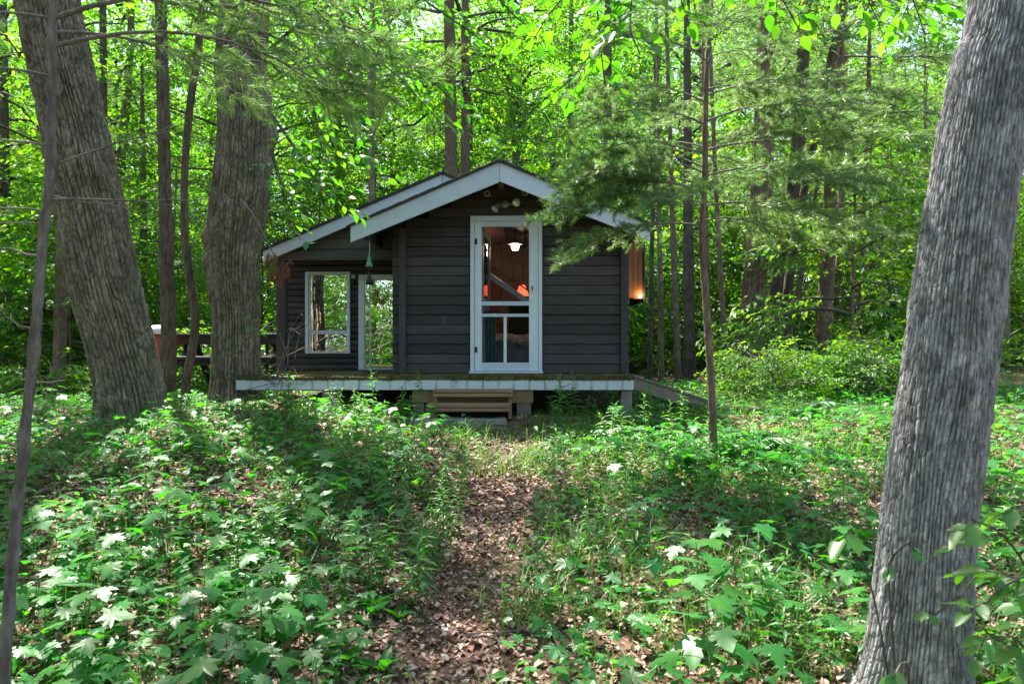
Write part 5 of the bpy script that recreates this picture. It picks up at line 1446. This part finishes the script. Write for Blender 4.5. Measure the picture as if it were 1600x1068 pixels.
hang(tR, [
    ([root_, [1.4, 3.0, 4.05], [0.9, 3.3, 3.55], list(at(968, -40, 3.4)), list(at(960, 60, 3.4)), list(at(915, 100, 3.4)), list(at(875, 140, 3.5))], dict(KT, t0=0.62)),
    ([[0.9, 3.3, 3.55], list(at(1000, -30, 3.3)), list(at(985, 40, 3.3)), list(at(1000, 85, 3.3))], dict(KT, t0=0.45)),
    ([[0.7, 3.4, 3.4], list(at(940, -20, 3.5)), list(at(938, 60, 3.5)), list(at(945, 130, 3.5))], dict(KT, t0=0.45)),
    ([list(at(968, -40, 3.4)), list(at(900, -20, 3.4)), list(at(860, 20, 3.4)), list(at(835, 60, 3.4))], dict(KT, t0=0.3)),
    ([[1.4, 3.0, 4.05], list(at(1150, -90, 3.5)), list(at(1210, -20, 3.6)), list(at(1250, 50, 3.6))], dict(KT, t0=0.5)),
    ([[1.4, 3.0, 4.05], list(at(1290, -90, 3.4)), list(at(1340, -30, 3.5)), list(at(1375, 40, 3.5))], dict(KT, t0=0.5)),
    ([list(at(1290, -90, 3.4)), list(at(1400, -50, 3.4)), list(at(1430, 10, 3.5)), list(at(1445, 55, 3.5))], dict(KT, t0=0.4)),
    ([list(at(968, -40, 3.4)), list(at(1040, -60, 3.4)), list(at(1060, -10, 3.4)), list(at(1070, 20, 3.4))], dict(KT, t0=0.4)),
], 290, M['leaf_mid'], 0.006)

# shrub at the lower right, close to the lens
sh = thing('shrub', 'young broad-leaved shrub at the foot of the grey trunk, lower right', 'shrub', (2.05, 2.35, float(gz(2.05, 2.35))))
KS = dict(twig_gap=0.11, tw_len=0.19, leaf=0.088, lgap=0.05, droop=0.15)
b0 = [2.05, 2.35, float(gz(2.05, 2.35))]
hang(sh, [
    ([b0, list(at(1640, 980, 2.2)), list(at(1600, 880, 2.1)), list(at(1560, 830, 2.05)), list(at(1520, 812, 2.0))], dict(KS, t0=0.35)),
    ([b0, list(at(1660, 960, 2.2)), list(at(1620, 900, 2.1)), list(at(1570, 915, 2.0)), list(at(1535, 945, 1.95))], dict(KS, t0=0.35)),
    ([b0, list(at(1650, 900, 2.3)), list(at(1640, 820, 2.25)), list(at(1590, 790, 2.2))], dict(KS, t0=0.35)),
    ([b0, list(at(1570, 905, 2.2)), list(at(1500, 930, 2.15)), list(at(1455, 965, 2.1))], dict(KS, t0=0.6, tw_len=0.10, leaf=0.05)),
    ([b0, list(at(1600, 1010, 2.2)), list(at(1560, 1000, 2.1)), list(at(1540, 985, 2.0))], dict(KS, t0=0.3)),
], 200, M['leaf_mid'], 0.006)
sh2 = thing('shrub', 'thin shoot with a few broad leaves left of the grey trunk', 'shrub', (1.30, 2.25, float(gz(1.3, 2.25))))
b0 = [1.30, 2.25, float(gz(1.3, 2.25))]
hang(sh2, [
    ([b0, list(at(1375, 980, 2.2)), list(at(1350, 880, 2.2)), list(at(1330, 825, 2.15))], dict(KS, t0=0.93, tw_len=0.16, leaf=0.11)),
    ([b0, list(at(1390, 930, 2.2)), list(at(1395, 870, 2.15)), list(at(1425, 845, 2.1))], dict(KS, t0=0.85, tw_len=0.10, leaf=0.05)),
    ([b0, list(at(1420, 1060, 2.1)), list(at(1410, 1035, 2.05)), list(at(1400, 1050, 2.0))], dict(KS, t0=0.6, tw_len=0.10, leaf=0.07)),
], 60, M['leaf_mid'], 0.004)

# ------------------------------------------------------------------ dead brown branch and bare brush at the deck end
db = thing('dead_branch', 'broken bare branch with a hanging clump of brown needles beside the burled trunk', 'branch', at(376, 312, 7.75))
base = np.array(db.location)
P1 = resample(pxl([(376, 312, 7.8), (392, 330, 7.65), (405, 352, 7.6), (418, 378, 7.55), (428, 398, 7.55)]), 14)
tw = [tube(P1, np.linspace(0.012, 0.006, 14), 6, False)]
for (a_, b_) in [((385, 322, 7.7), (340, 300, 7.6)), ((392, 330, 7.65), (395, 302, 7.5)), ((405, 352, 7.6), (440, 345, 7.5)), ((385, 320, 7.7), (415, 318, 7.6))]:
    tw.append(tube(resample(pxl([a_, ((a_[0] + b_[0]) / 2 + 4, (a_[1] + b_[1]) / 2 + 5, a_[2]), b_]), 6), np.linspace(0.005, 0.002, 6), 4, False))
v, f = join(tw); link('twigs', mesh_np('twigs', v - base, f, True), M['twig'], db)
Ms, Ts = [], []
for i in range(46):
    u = rng.random(); k = i % 3
    px = (421, 432, 444)[k] + rng.normal(0, 4 + 3 * u); py = (398, 402, 408)[k] + (36, 44, 34)[k] * u
    Ts.append(at(px, py - 6, 7.55 + rng.normal(0, 0.04)) - base); Ms.append(rot(rng.uniform(0, 6.28), rng.normal(-1.3, 0.14), rng.uniform(0, 6.28)) * rng.uniform(0.7, 1.0))
v, f = place_sprays([needle_spray(90, 44, 0.12, 0.06, 0.0025), needle_spray(91, 44, 0.10, 0.055, 0.0025)], rng, np.array(Ms), np.array(Ts))
link('needles', mesh_np('needles', v, f), M['deadneedle'], db)

br = thing('bare_brush', 'tangle of thin bare twigs with a few leaves at the left end of the deck', 'brush', at(430, 606, 8.0))
base = np.array(br.location); tw = []; lv = []
for pts in [[(428, 604), (440, 560), (462, 515), (492, 478)], [(432, 604), (450, 565), (440, 530), (428, 500)], [(430, 604), (410, 570), (385, 545)], [(440, 560), (470, 545), (500, 532)], [(450, 560), (452, 520), (470, 490)], [(425, 600), (400, 565), (372, 560)],
            [(445, 560), (420, 555), (400, 553)], [(460, 560), (470, 520), (490, 500)], [(380, 610), (420, 600), (455, 596), (470, 578)], [(396, 620), (430, 600), (450, 590)]]:
    dd = 8.0 + rng.normal(0, 0.08)
    Q = resample(pxl([(a_, b_, dd + rng.normal(0, 0.05)) for a_, b_ in pts]), 10); tw.append(tube(Q, np.linspace(0.007, 0.002, 10), 5, False))
    for k in range(4):
        j = rng.integers(4, 10); tw.append(tube(np.stack([Q[j], Q[j] + rng.normal(0, 0.08, 3) + [0.04, 0, 0.06]]), np.array([0.003, 0.001]), 3, False))
v, f = join(tw); link('twigs', mesh_np('twigs', v - base, f), M['twig'], br)
for (px, py) in [(405, 500), (412, 507), (395, 512), (380, 525), (365, 540), (420, 585), (432, 590), (445, 583), (452, 588), (405, 520), (370, 535)]:
    leaf_obj(br, LM[0] if px < 410 else LB[1], rot(rng.uniform(0, 6.28), rng.normal(-0.1, 0.2), 0.0), at(px, py, 7.9) - base, rng.uniform(0.09, 0.14))

# ------------------------------------------------------------------ forest floor: litter, grass, ground cover
def lit_tpl(seed):
    r_ = np.random.default_rng(seed)
    v, f = leaf_ovate(1.0, r_.uniform(0.5, 0.8), r_.uniform(0.05, 0.3), r_.uniform(-0.3, 0.3))
    v = v.copy(); v[:, 2] += 0.15 * np.sin(v[:, 0] * r_.uniform(3, 6)) * r_.uniform(0.3, 1); return v, f
def lit_quad(seed):
    r_ = np.random.default_rng(seed); return leaf_quad(1.0, r_.uniform(0.45, 0.8), r_.uniform(-0.15, 0.25), r_.uniform(-0.2, 0.2))
def spread_pts(n, xr, yr, dens=None, seed=1, near=0.0):
    r_ = np.random.default_rng(seed)
    x = r_.uniform(*xr, n); y = yr[0] + (yr[1] - yr[0]) * r_.random(n) ** (1 + near)
    k = np.abs(x) < 0.85 * y + 0.6
    if dens is not None: k &= r_.random(n) < dens(x, y)
    return x[k], y[k]
def slab_clear(x, y): return ~((x > -1.2) & (x < 0.05) & (y > 7.3))
for nm, tpls, n, yr, sz in (('near_leaf_litter', [lit_tpl(k) for k in range(5)], 26000, (1.9, 5.2), 0.044), ('leaf_litter', [lit_quad(k) for k in range(6)], 85000, (4.6, 12.5), 0.055), ('crumbled_litter', [lit_quad(20 + k) for k in range(6)], 90000, (1.9, 6.0), 0.030)):
    x, y = spread_pts(n, (-8, 9), yr, None, 31 + n)
    k = slab_clear(x, y) & ~((y > 8.1) & (x > -3.5) & (x < 1.4)) if nm == 'leaf_litter' else np.ones(len(x), bool); x, y = x[k], y[k]
    n = len(x)
    Mx = rot(rng.uniform(0, 6.28, n), rng.normal(0.05, 0.28, n), rng.normal(0, 0.35, n)) * (sz * rng.uniform(0.55, 1.35, n))[:, None, None]
    v, f = place_sprays(tpls, rng, Mx, np.stack([x, y, gz(x, y) + rng.uniform(0.002, 0.022, n)], 1))
    tag(link(nm, mesh_np(nm, v, f), M['litter']), 'dry red-brown leaves covering the forest floor' if nm == 'leaf_litter' else ('dry brown leaves on the ground nearest the camera' if nm[0] == 'n' else 'small crumbled bits of dry brown leaf between the whole leaves'), 'leaf litter', None, 'stuff')

def blade_tpl(bend):
    s = np.array([0, 0.4, 0.75, 1.0]); wv = np.array([0.010, 0.010, 0.007, 0.0])
    x = bend * s ** 2; z = s * (1 - 0.42 * bend * s)
    v = []
    for a, b, c in zip(x, z, wv): v += [(a, -c, b), (a, c, b)]
    v = np.array(v[:-1]); return v, np.array([[0, 1, 3], [0, 3, 2], [2, 3, 5], [2, 5, 4], [4, 5, 6]])
BL = [blade_tpl(b) for b in (0.3, 0.6, 0.95, 1.25)]
def nz2(x, y, s, seed, o=3): return fbm(np.stack([x * s, y * s, 0 * x], -1), seed, o)
def path_c(y): return -0.30 + 0.09 * np.clip(y - 3, 0, 5)
def offpath(x, y): return np.clip((np.abs(x - path_c(y)) - 0.13) / 0.30, 0, 1)
def leftw(x): return np.clip((-x - 0.75) / 0.7, 0, 1)
def d_grass(x, y):
    return np.clip((nz2(x, y, 1.3, 41) - 0.42) * 4.5, 0.03, 1) * (0.22 + 0.78 * np.clip(offpath(x, y) + np.clip((y - 5.6) / 1.2, 0, 0.8), 0, 1)) * (1 - 0.5 * leftw(x)) * slab_clear(x, y) * ~((y > 8.0) & (x > -3.4) & (x < 1.3))
x, y = spread_pts(170000, (-7, 9), (2.2, 12.5), d_grass, 43)
n = len(x); hgt = 0.06 + 0.24 * rng.random(n) ** 1.6 * (0.5 + nz2(x, y, 0.9, 44))
Mx = np.stack([np.eye(3)] * n); a = rng.uniform(0, 6.28, n)
Rz = np.zeros((n, 3, 3)); Rz[:, 0, 0] = np.cos(a); Rz[:, 0, 1] = -np.sin(a); Rz[:, 1, 0] = np.sin(a); Rz[:, 1, 1] = np.cos(a); Rz[:, 2, 2] = 1
Rz = Rz * hgt[:, None, None]; Rz[:, :, 1] *= (0.22 / np.maximum(hgt, 0.08))[:, None] * 0.8
v, f = place_sprays(BL, rng, Rz, np.stack([x, y, gz(x, y) - 0.005], 1))
tag(link('grass', mesh_np('grass', v, f), M['grass']), 'thin woodland grass growing through the litter', 'grass', None, 'stuff')

# carpet of small seedling leaves
MT = [leaf_maple(1, b_, 9 + k) for k, b_ in enumerate((0.1, 0.2, 0.3))]
OT = [leaf_ovate(0.9, 0.5, 0.1, 0.25), leaf_ovate(0.7, 0.65, 0.12, 0.35), leaf_ovate(1.25, 0.26, 0.1, 0.4)]
def d_cover(x, y):
    right = np.clip((x - 0.7) / 0.8, 0, 1) * np.clip((nz2(x, y, 0.8, 52) - 0.36) * 4, 0, 0.75)
    l = leftw(x) * np.clip(0.45 + (nz2(x, y, 0.8, 51) - 0.35) * 3.2, 0.35, 1)
    back = np.clip((y - 8.3) / 2, 0, 1) * ((x > 1.4) | (x < -3.6)) * np.clip((nz2(x, y, 0.7, 58) - 0.40) * 4, 0.08, 0.6)
    mid = offpath(x, y) * np.clip((nz2(x, y, 1.6, 57) - 0.33) * 4, 0.15, 0.8)
    return np.maximum(np.maximum(np.maximum(l, right), back), mid) * slab_clear(x, y) * ~((y > 8.0) & (x > -3.4) & (x < 1.4)) * (0.55 + 0.45 * np.clip((8.0 - y) / 2.5, 0, 1) + 0.2 * (y > 9))
x, y = spread_pts(62000, (-8, 10), (2.2, 13), d_cover, 53)
n = len(x); hh = rng.uniform(0.02, 0.20, n) * (0.6 + nz2(x, y, 1.0, 55))
Mx = rot(rng.uniform(0, 6.28, n), rng.normal(-0.12, 0.22, n), rng.normal(0, 0.2, n)) * (0.032 + 0.07 * rng.random(n) ** 1.5)[:, None, None]
v, f = place_sprays(MT + OT, rng, Mx, np.stack([x, y, gz(x, y) + hh], 1))
n_ = len(x); sv, sf = scatter(np.array([[-0.0015, 0, 0], [0.0015, 0, 0], [0, 0, 1.0]]), np.array([[0, 1, 2]]), np.stack([np.diag([1, 1, 1.0])] * n_) * np.stack([np.ones(n_), np.ones(n_), hh], 1)[:, :, None], np.stack([x, y, gz(x, y)], 1))
gc = link('ground_cover', mesh_np('ground_cover', *join([(v, f), (sv, sf)])), M['leaf_ground'])
tag(gc, 'low carpet of small seedling leaves over the forest floor', 'ground cover', None, 'stuff')

# maple seedlings, each with its own leaves
def seedling_proto(seed, h, nw):
    r_ = np.random.default_rng(seed); tubes, lv = [], []
    P = np.stack([np.cumsum(r_.normal(0, 0.008, 6)), np.cumsum(r_.normal(0, 0.008, 6)), np.linspace(-0.02, h, 6)], 1)
    tubes.append(tube(P, np.linspace(0.004, 0.0018, 6), 5, False))
    for i in range(nw):
        t = 1.0 - 0.28 * i; p = np.array([np.interp(t, np.linspace(0, 1, 6), P[:, k]) for k in range(3)])
        for s_ in (0, 1):
            a = i * 1.57 + s_ * math.pi + r_.normal(0, 0.3); l = r_.uniform(0.04, 0.085) * (1 + 0.25 * i)
            q = p + np.array([math.cos(a) * l, math.sin(a) * l, r_.uniform(0.0, 0.035)])
            tubes.append(tube(np.stack([p, (p + q) / 2 + [0, 0, 0.008], q]), np.array([0.0016] * 3), 3, False))
            lv.append((rot(a + r_.normal(0, 0.2), r_.normal(-0.22, 0.16), r_.normal(0, 0.15)), q, r_.uniform(0.075, 0.125)))
    v, f = join(tubes); me = mesh_np('stem', v, f); me.materials.append(M['stem_green'])
    return me, lv
SD = [seedling_proto(600 + k, h, nw) for k, (h, nw) in enumerate([(0.22, 2), (0.30, 3), (0.16, 2), (0.36, 3), (0.26, 3), (0.20, 2)])]
def spot(x, y):
    px = 800 + F * x / y
    if x < 0: s = 'near the left edge trunk' if px < 160 else ('in the middle of the left carpet' if px < 430 else 'at the left side of the path')
    else: s = 'at the right side of the path' if px < 1050 else ('below the young pine' if px < 1250 else 'beside the grey right trunk')
    return s, 'front row' if y < 3.6 else ('second row back' if y < 5.0 else 'towards the cabin')
def seedling(x, y, k, s, group, label, leaves=None, rz=None):
    t = thing('maple_seedling', label, 'seedling', (x, y, float(gz(x, y))), rng.uniform(0, 6.28) if rz is None else rz, group)
    t.scale = (s,) * 3
    me, lv = SD[k % len(SD)]
    link('stem', me, None, t)
    for i, (m3, T, sz) in enumerate(lv): leaf_obj(t, (leaves or LM)[(i + k) % len(leaves or LM)], m3, T, sz)
pts = []
def far_enough(x, y, d):
    for a, b in pts:
        if (a - x) ** 2 + (b - y) ** 2 < d * d: return False
    pts.append((x, y)); return True
c = 0
for _ in range(4000):
    if c >= 190: break
    y = 2.5 + 5.2 * rng.random() ** 1.1; x = -rng.uniform(0.75, 0.80 * y + 0.3)
    if nz2(np.array([x]), np.array([y]), 0.8, 51)[0] < 0.33 or not far_enough(x, y, 0.15): continue
    seedling(x, y, c, rng.uniform(0.7, 1.2), 'maple seedlings left of the path', 'maple seedling %s, %s' % spot(x, y)); c += 1
c = 0
for _ in range(4000):
    if c >= 70: break
    y = rng.uniform(2.6, 7.2); x = rng.uniform(0.75, 0.78 * y)
    if nz2(np.array([x]), np.array([y]), 0.8, 52)[0] < 0.43 or not far_enough(x, y, 0.24): continue
    seedling(x, y, c, rng.uniform(0.8, 1.25), 'maple seedlings right of the path', 'maple seedling %s, %s' % spot(x, y)); c += 1
for (px, py, D, k, s, lab) in [(1110, 985, 2.75, 3, 1.15, 'bright maple seedling at the bottom edge, right of the path'), (1180, 1010, 2.6, 1, 1.05, 'maple seedling at the bottom edge beside the bright one'), (1040, 1040, 2.55, 0, 1.0, 'short maple seedling at the bottom edge right of the path'),
                               (390, 890, 3.1, 3, 1.15, 'tall yellow-green maple seedling front left of the path'), (330, 960, 2.8, 1, 1.05, 'maple seedling at the lower left, before the yellow-green one'), (130, 900, 2.9, 3, 1.1, 'tall maple seedling near the left edge trunk')]:
    p = at(px, py, D); seedling(p[0], D, k, s, None, lab)
# broad lily-like leaves near the lower left
for i in range(26):
    y = rng.uniform(2.5, 4.2); x = -rng.uniform(0.35, 0.75 * y)
    t = thing('broadleaf_plant', 'low plant of broad pointed leaves at the lower left', 'plant', (x, y, float(gz(x, y))), rng.uniform(0, 6.28), 'broad-leaved plants at the lower left')
    for k in range(3):
        leaf_obj(t, LB[k % 2], rot(k * 2.1 + rng.normal(0, 0.3), rng.uniform(0.5, 1.05), rng.normal(0, 0.2)), (0, 0, 0.0), rng.uniform(0.13, 0.21))
# upright leafy stems
def lance_proto(seed, h, n):
    r_ = np.random.default_rng(seed); tv, tf = leaf_ovate(1, 0.2, 0.1, 0.35)
    s = np.linspace(0, 1, 8); P = np.stack([0.06 * h * s ** 2, 0.03 * h * np.sin(3 * s), h * s - 0.02], 1)
    t = np.linspace(0.12, 1.0, n); q = np.stack([np.interp(t, s, P[:, k]) for k in range(3)], 1)
    az = np.arange(n) * 2.4 + r_.normal(0, 0.2, n)
    Mx = rot(az, np.where(t > 0.9, 0.9, 0.25) + r_.normal(0, 0.2, n), r_.normal(0, 0.2, n)) * ((0.055 + 0.07 * np.sin(np.pi * np.clip(t, 0, 0.92))) * r_.uniform(0.8, 1.2, n))[:, None, None]
    lm = mesh_np('leaves', *scatter(tv, tf, Mx, q), True); lm.materials.append(M['leaf_lance'])
    sm = mesh_np('stem', *tube(P, np.linspace(0.003, 0.0015, 8), 5, False)); sm.materials.append(M['stem_green'])
    return sm, lm
LP = [lance_proto(700 + k, h, n) for k, (h, n) in enumerate([(0.35, 22), (0.45, 28), (0.26, 18), (0.55, 32)])]
def lance(x, y, k, s, group, label, lean=0.0):
    t = thing('leafy_stem', label, 'plant', (x, y, float(gz(x, y))), rng.uniform(0, 6.28), group)
    t.rotation_euler = (rng.normal(lean, 0.12), rng.normal(0, 0.12), rng.uniform(0, 6.28)); t.scale = (s,) * 3
    link('stem', LP[k % 4][0], None, t); link('leaves', LP[k % 4][1], None, t)
c = 0
for _ in range(600):
    if c >= 110: break
    y = rng.uniform(3.6, 7.9); x = rng.uniform(-2.6, 0.0) * (0.5 if y < 6 else 1) - (0.35 if y < 6.5 else 0)
    if (y > 6.5 and -1.25 < x < 0.1) or abs(x - path_c(y)) < 0.22: continue
    lance(x, y, c, rng.uniform(0.55, 0.95), 'leafy stems left of the path and steps', 'narrow-leaved stem %s, %s' % spot(x, y)); c += 1
c = 0
for _ in range(600):
    if c >= 110: break
    y = rng.uniform(2.9, 8.0); x = rng.uniform(0.15, 3.2)
    if abs(x - path_c(y)) < 0.3 or (y > 6.5 and x < 0.15): continue
    lance(x, y, c, rng.uniform(0.5, 0.95), 'leafy stems right of the path and steps', 'narrow-leaved stem %s, %s' % spot(x, y)); c += 1
for (px, D, s, lab) in [(640, 7.75, 1.0, 'bushy narrow-leaved stem at the left end of the steps'), (630, 7.7, 0.85, 'narrow-leaved stem leaning beside the left end of the steps'), (872, 7.6, 1.0, 'pale sunlit narrow-leaved stem in front of the deck, right of the steps'), (565, 7.7, 0.9, 'pale sunlit stem in front of the left part of the deck'),
                        (905, 7.9, 1.0, 'dark green stem growing up past the deck fascia'), (925, 7.85, 0.95, 'green stem under the right part of the deck'), (955, 7.9, 0.8, 'green stem near the right deck post'), (985, 7.5, 0.9, 'pale sunlit stem before the right deck post'), (525, 7.9, 0.7, 'green stem by the left deck post'), (650, 7.95, 0.95, 'tall green stem brushing the fascia left of the steps')]:
    lance((px - 800) / F * D, D, 1 + int(px) % 3, s, None, lab)
# ferns
def fern_proto(seed, L):
    r_ = np.random.default_rng(seed); tv, tf = leaf_quad(1, 0.28, 0.05, 0.1)
    n = 26; s = np.linspace(0, 1, 12); P = np.stack([L * (s - 0.12 * s ** 3), 0 * s, L * (0.75 * s - 0.72 * s ** 2)], 1)
    t = np.repeat(np.linspace(0.14, 0.99, n), 2); sd = np.tile([1, -1], n)
    q = np.stack([np.interp(t, s, P[:, k]) for k in range(3)], 1)
    ln = 0.30 * L * np.sin(np.pi * np.clip(0.12 + 0.88 * t, 0, 1)) ** 0.8 + 0.01
    Mx = rot(sd * 1.25, r_.normal(-0.2, 0.1, 2 * n), r_.normal(0, 0.15, 2 * n)) * ln[:, None, None]
    # pitch follows the arch
    v, f = scatter(tv, tf, Mx, q)
    tb = tube(P, np.linspace(0.003, 0.001, 12), 4, False)
    me = mesh_np('frond', *join([(v, f), tb])); me.materials.append(M['fern']); return me
FP = [fern_proto(800 + k, l) for k, l in enumerate((0.50, 0.42, 0.58))]
for i, (px, py, D) in enumerate([(1060, 690, 6.6), (1030, 670, 7.0), (1180, 690, 6.5), (1215, 720, 6.0), (1150, 700, 6.3), (1255, 700, 6.4), (1090, 715, 6.1), (1320, 620, 8.6), (1240, 640, 8.0), (1350, 640, 8.2)]):
    x = (px - 800) / F * D
    t = thing('fern', 'arching green fern ' + ['just left of the young pine', 'by the foot of the ramp, farthest left of the ferns', 'right of the young pine trunk', 'in front of the other ferns right of the young pine', 'nearest the right side of the young pine trunk', 'on the right of the fern clump', 'in front of the young pine trunk', 'by the bushes before the tall pine', 'between the ramp end and the bushes', 'beside the grey trunk under the bushes'][i], 'fern', (x, D, float(gz(x, D))), rng.uniform(0, 6.28))
    for k in range(int(rng.integers(5, 8))):
        o = link('frond', FP[(i + k) % 3], None, t); o.rotation_euler = (rng.normal(0, 0.15), rng.normal(0, 0.15), k * 1.0 + rng.normal(0, 0.25)); o.scale = (rng.uniform(0.75, 1.15),) * 3
# grass clumps
for i, (px, D, s) in enumerate([(1200, 3.3, 1.3), (1140, 3.6, 1.2), (1250, 3.1, 1.2), (1175, 4.6, 1.1), (1210, 4.9, 1.0), (850, 3.6, 1.1), (820, 3.5, 0.9), (905, 4.3, 1.1), (830, 6.3, 1.2), (800, 6.0, 1.2), (860, 5.9, 1.0), (620, 2.7, 1.0), (760, 2.62, 1.1), (1560, 2.9, 1.2), (1000, 4.0, 0.9), (960, 5.2, 1.0), (1300, 4.2, 1.0), (450, 5.6, 1.0), (1520, 5.5, 1.1)]):
    x = (px - 800) / F * D
    n = 70; a = rng.uniform(0, 6.28, n); h = rng.uniform(0.10, 0.36, n) * s
    Rz = np.zeros((n, 3, 3)); Rz[:, 0, 0] = np.cos(a); Rz[:, 0, 1] = -np.sin(a); Rz[:, 1, 0] = np.sin(a); Rz[:, 1, 1] = np.cos(a); Rz[:, 2, 2] = 1
    Rz = Rz * h[:, None, None]; Rz[:, :, 1] *= 0.75
    v, f = place_sprays(BL[1:], rng, Rz, np.stack([rng.normal(0, 0.09 * s, n), rng.normal(0, 0.08 * s, n), 0 * a - 0.015], 1))
    t = link('grass_clump', mesh_np('grass_clump', v, f), M['grass'], None, (x, D, float(gz(x, D))))
    tag(t, 'arching grass clump %s, %s' % spot(x, D), 'grass clump', 'grass clumps in the litter')
# fallen sticks
for i in range(46):
    y = rng.uniform(2.6, 7.4); x = rng.uniform(-1.6, 0.7 * y) if i % 2 else -0.1 + rng.normal(0, 0.4)
    L = rng.uniform(0.15, 0.6); a = rng.uniform(0, 3.14); s = np.linspace(-0.5, 0.5, 7)
    Q = np.stack([np.cos(a) * L * s, np.sin(a) * L * s, 0 * s], 1) + rng.normal(0, 0.012, (7, 3))
    Q[:, 2] = gz(x + Q[:, 0], y + Q[:, 1]) - float(gz(x, y)) + 0.015 + np.abs(rng.normal(0, 0.008, 7))
    v, f = tube(resample(Q, 12), np.linspace(0.006, 0.003, 12) * rng.uniform(0.6, 1.3), 5)
    tag(link('stick', mesh_np('stick', v, f, True), M['twig'], None, (x, y, float(gz(x, y)))), 'thin fallen stick lying on the brown leaf litter', 'stick', 'sticks fallen on the litter')
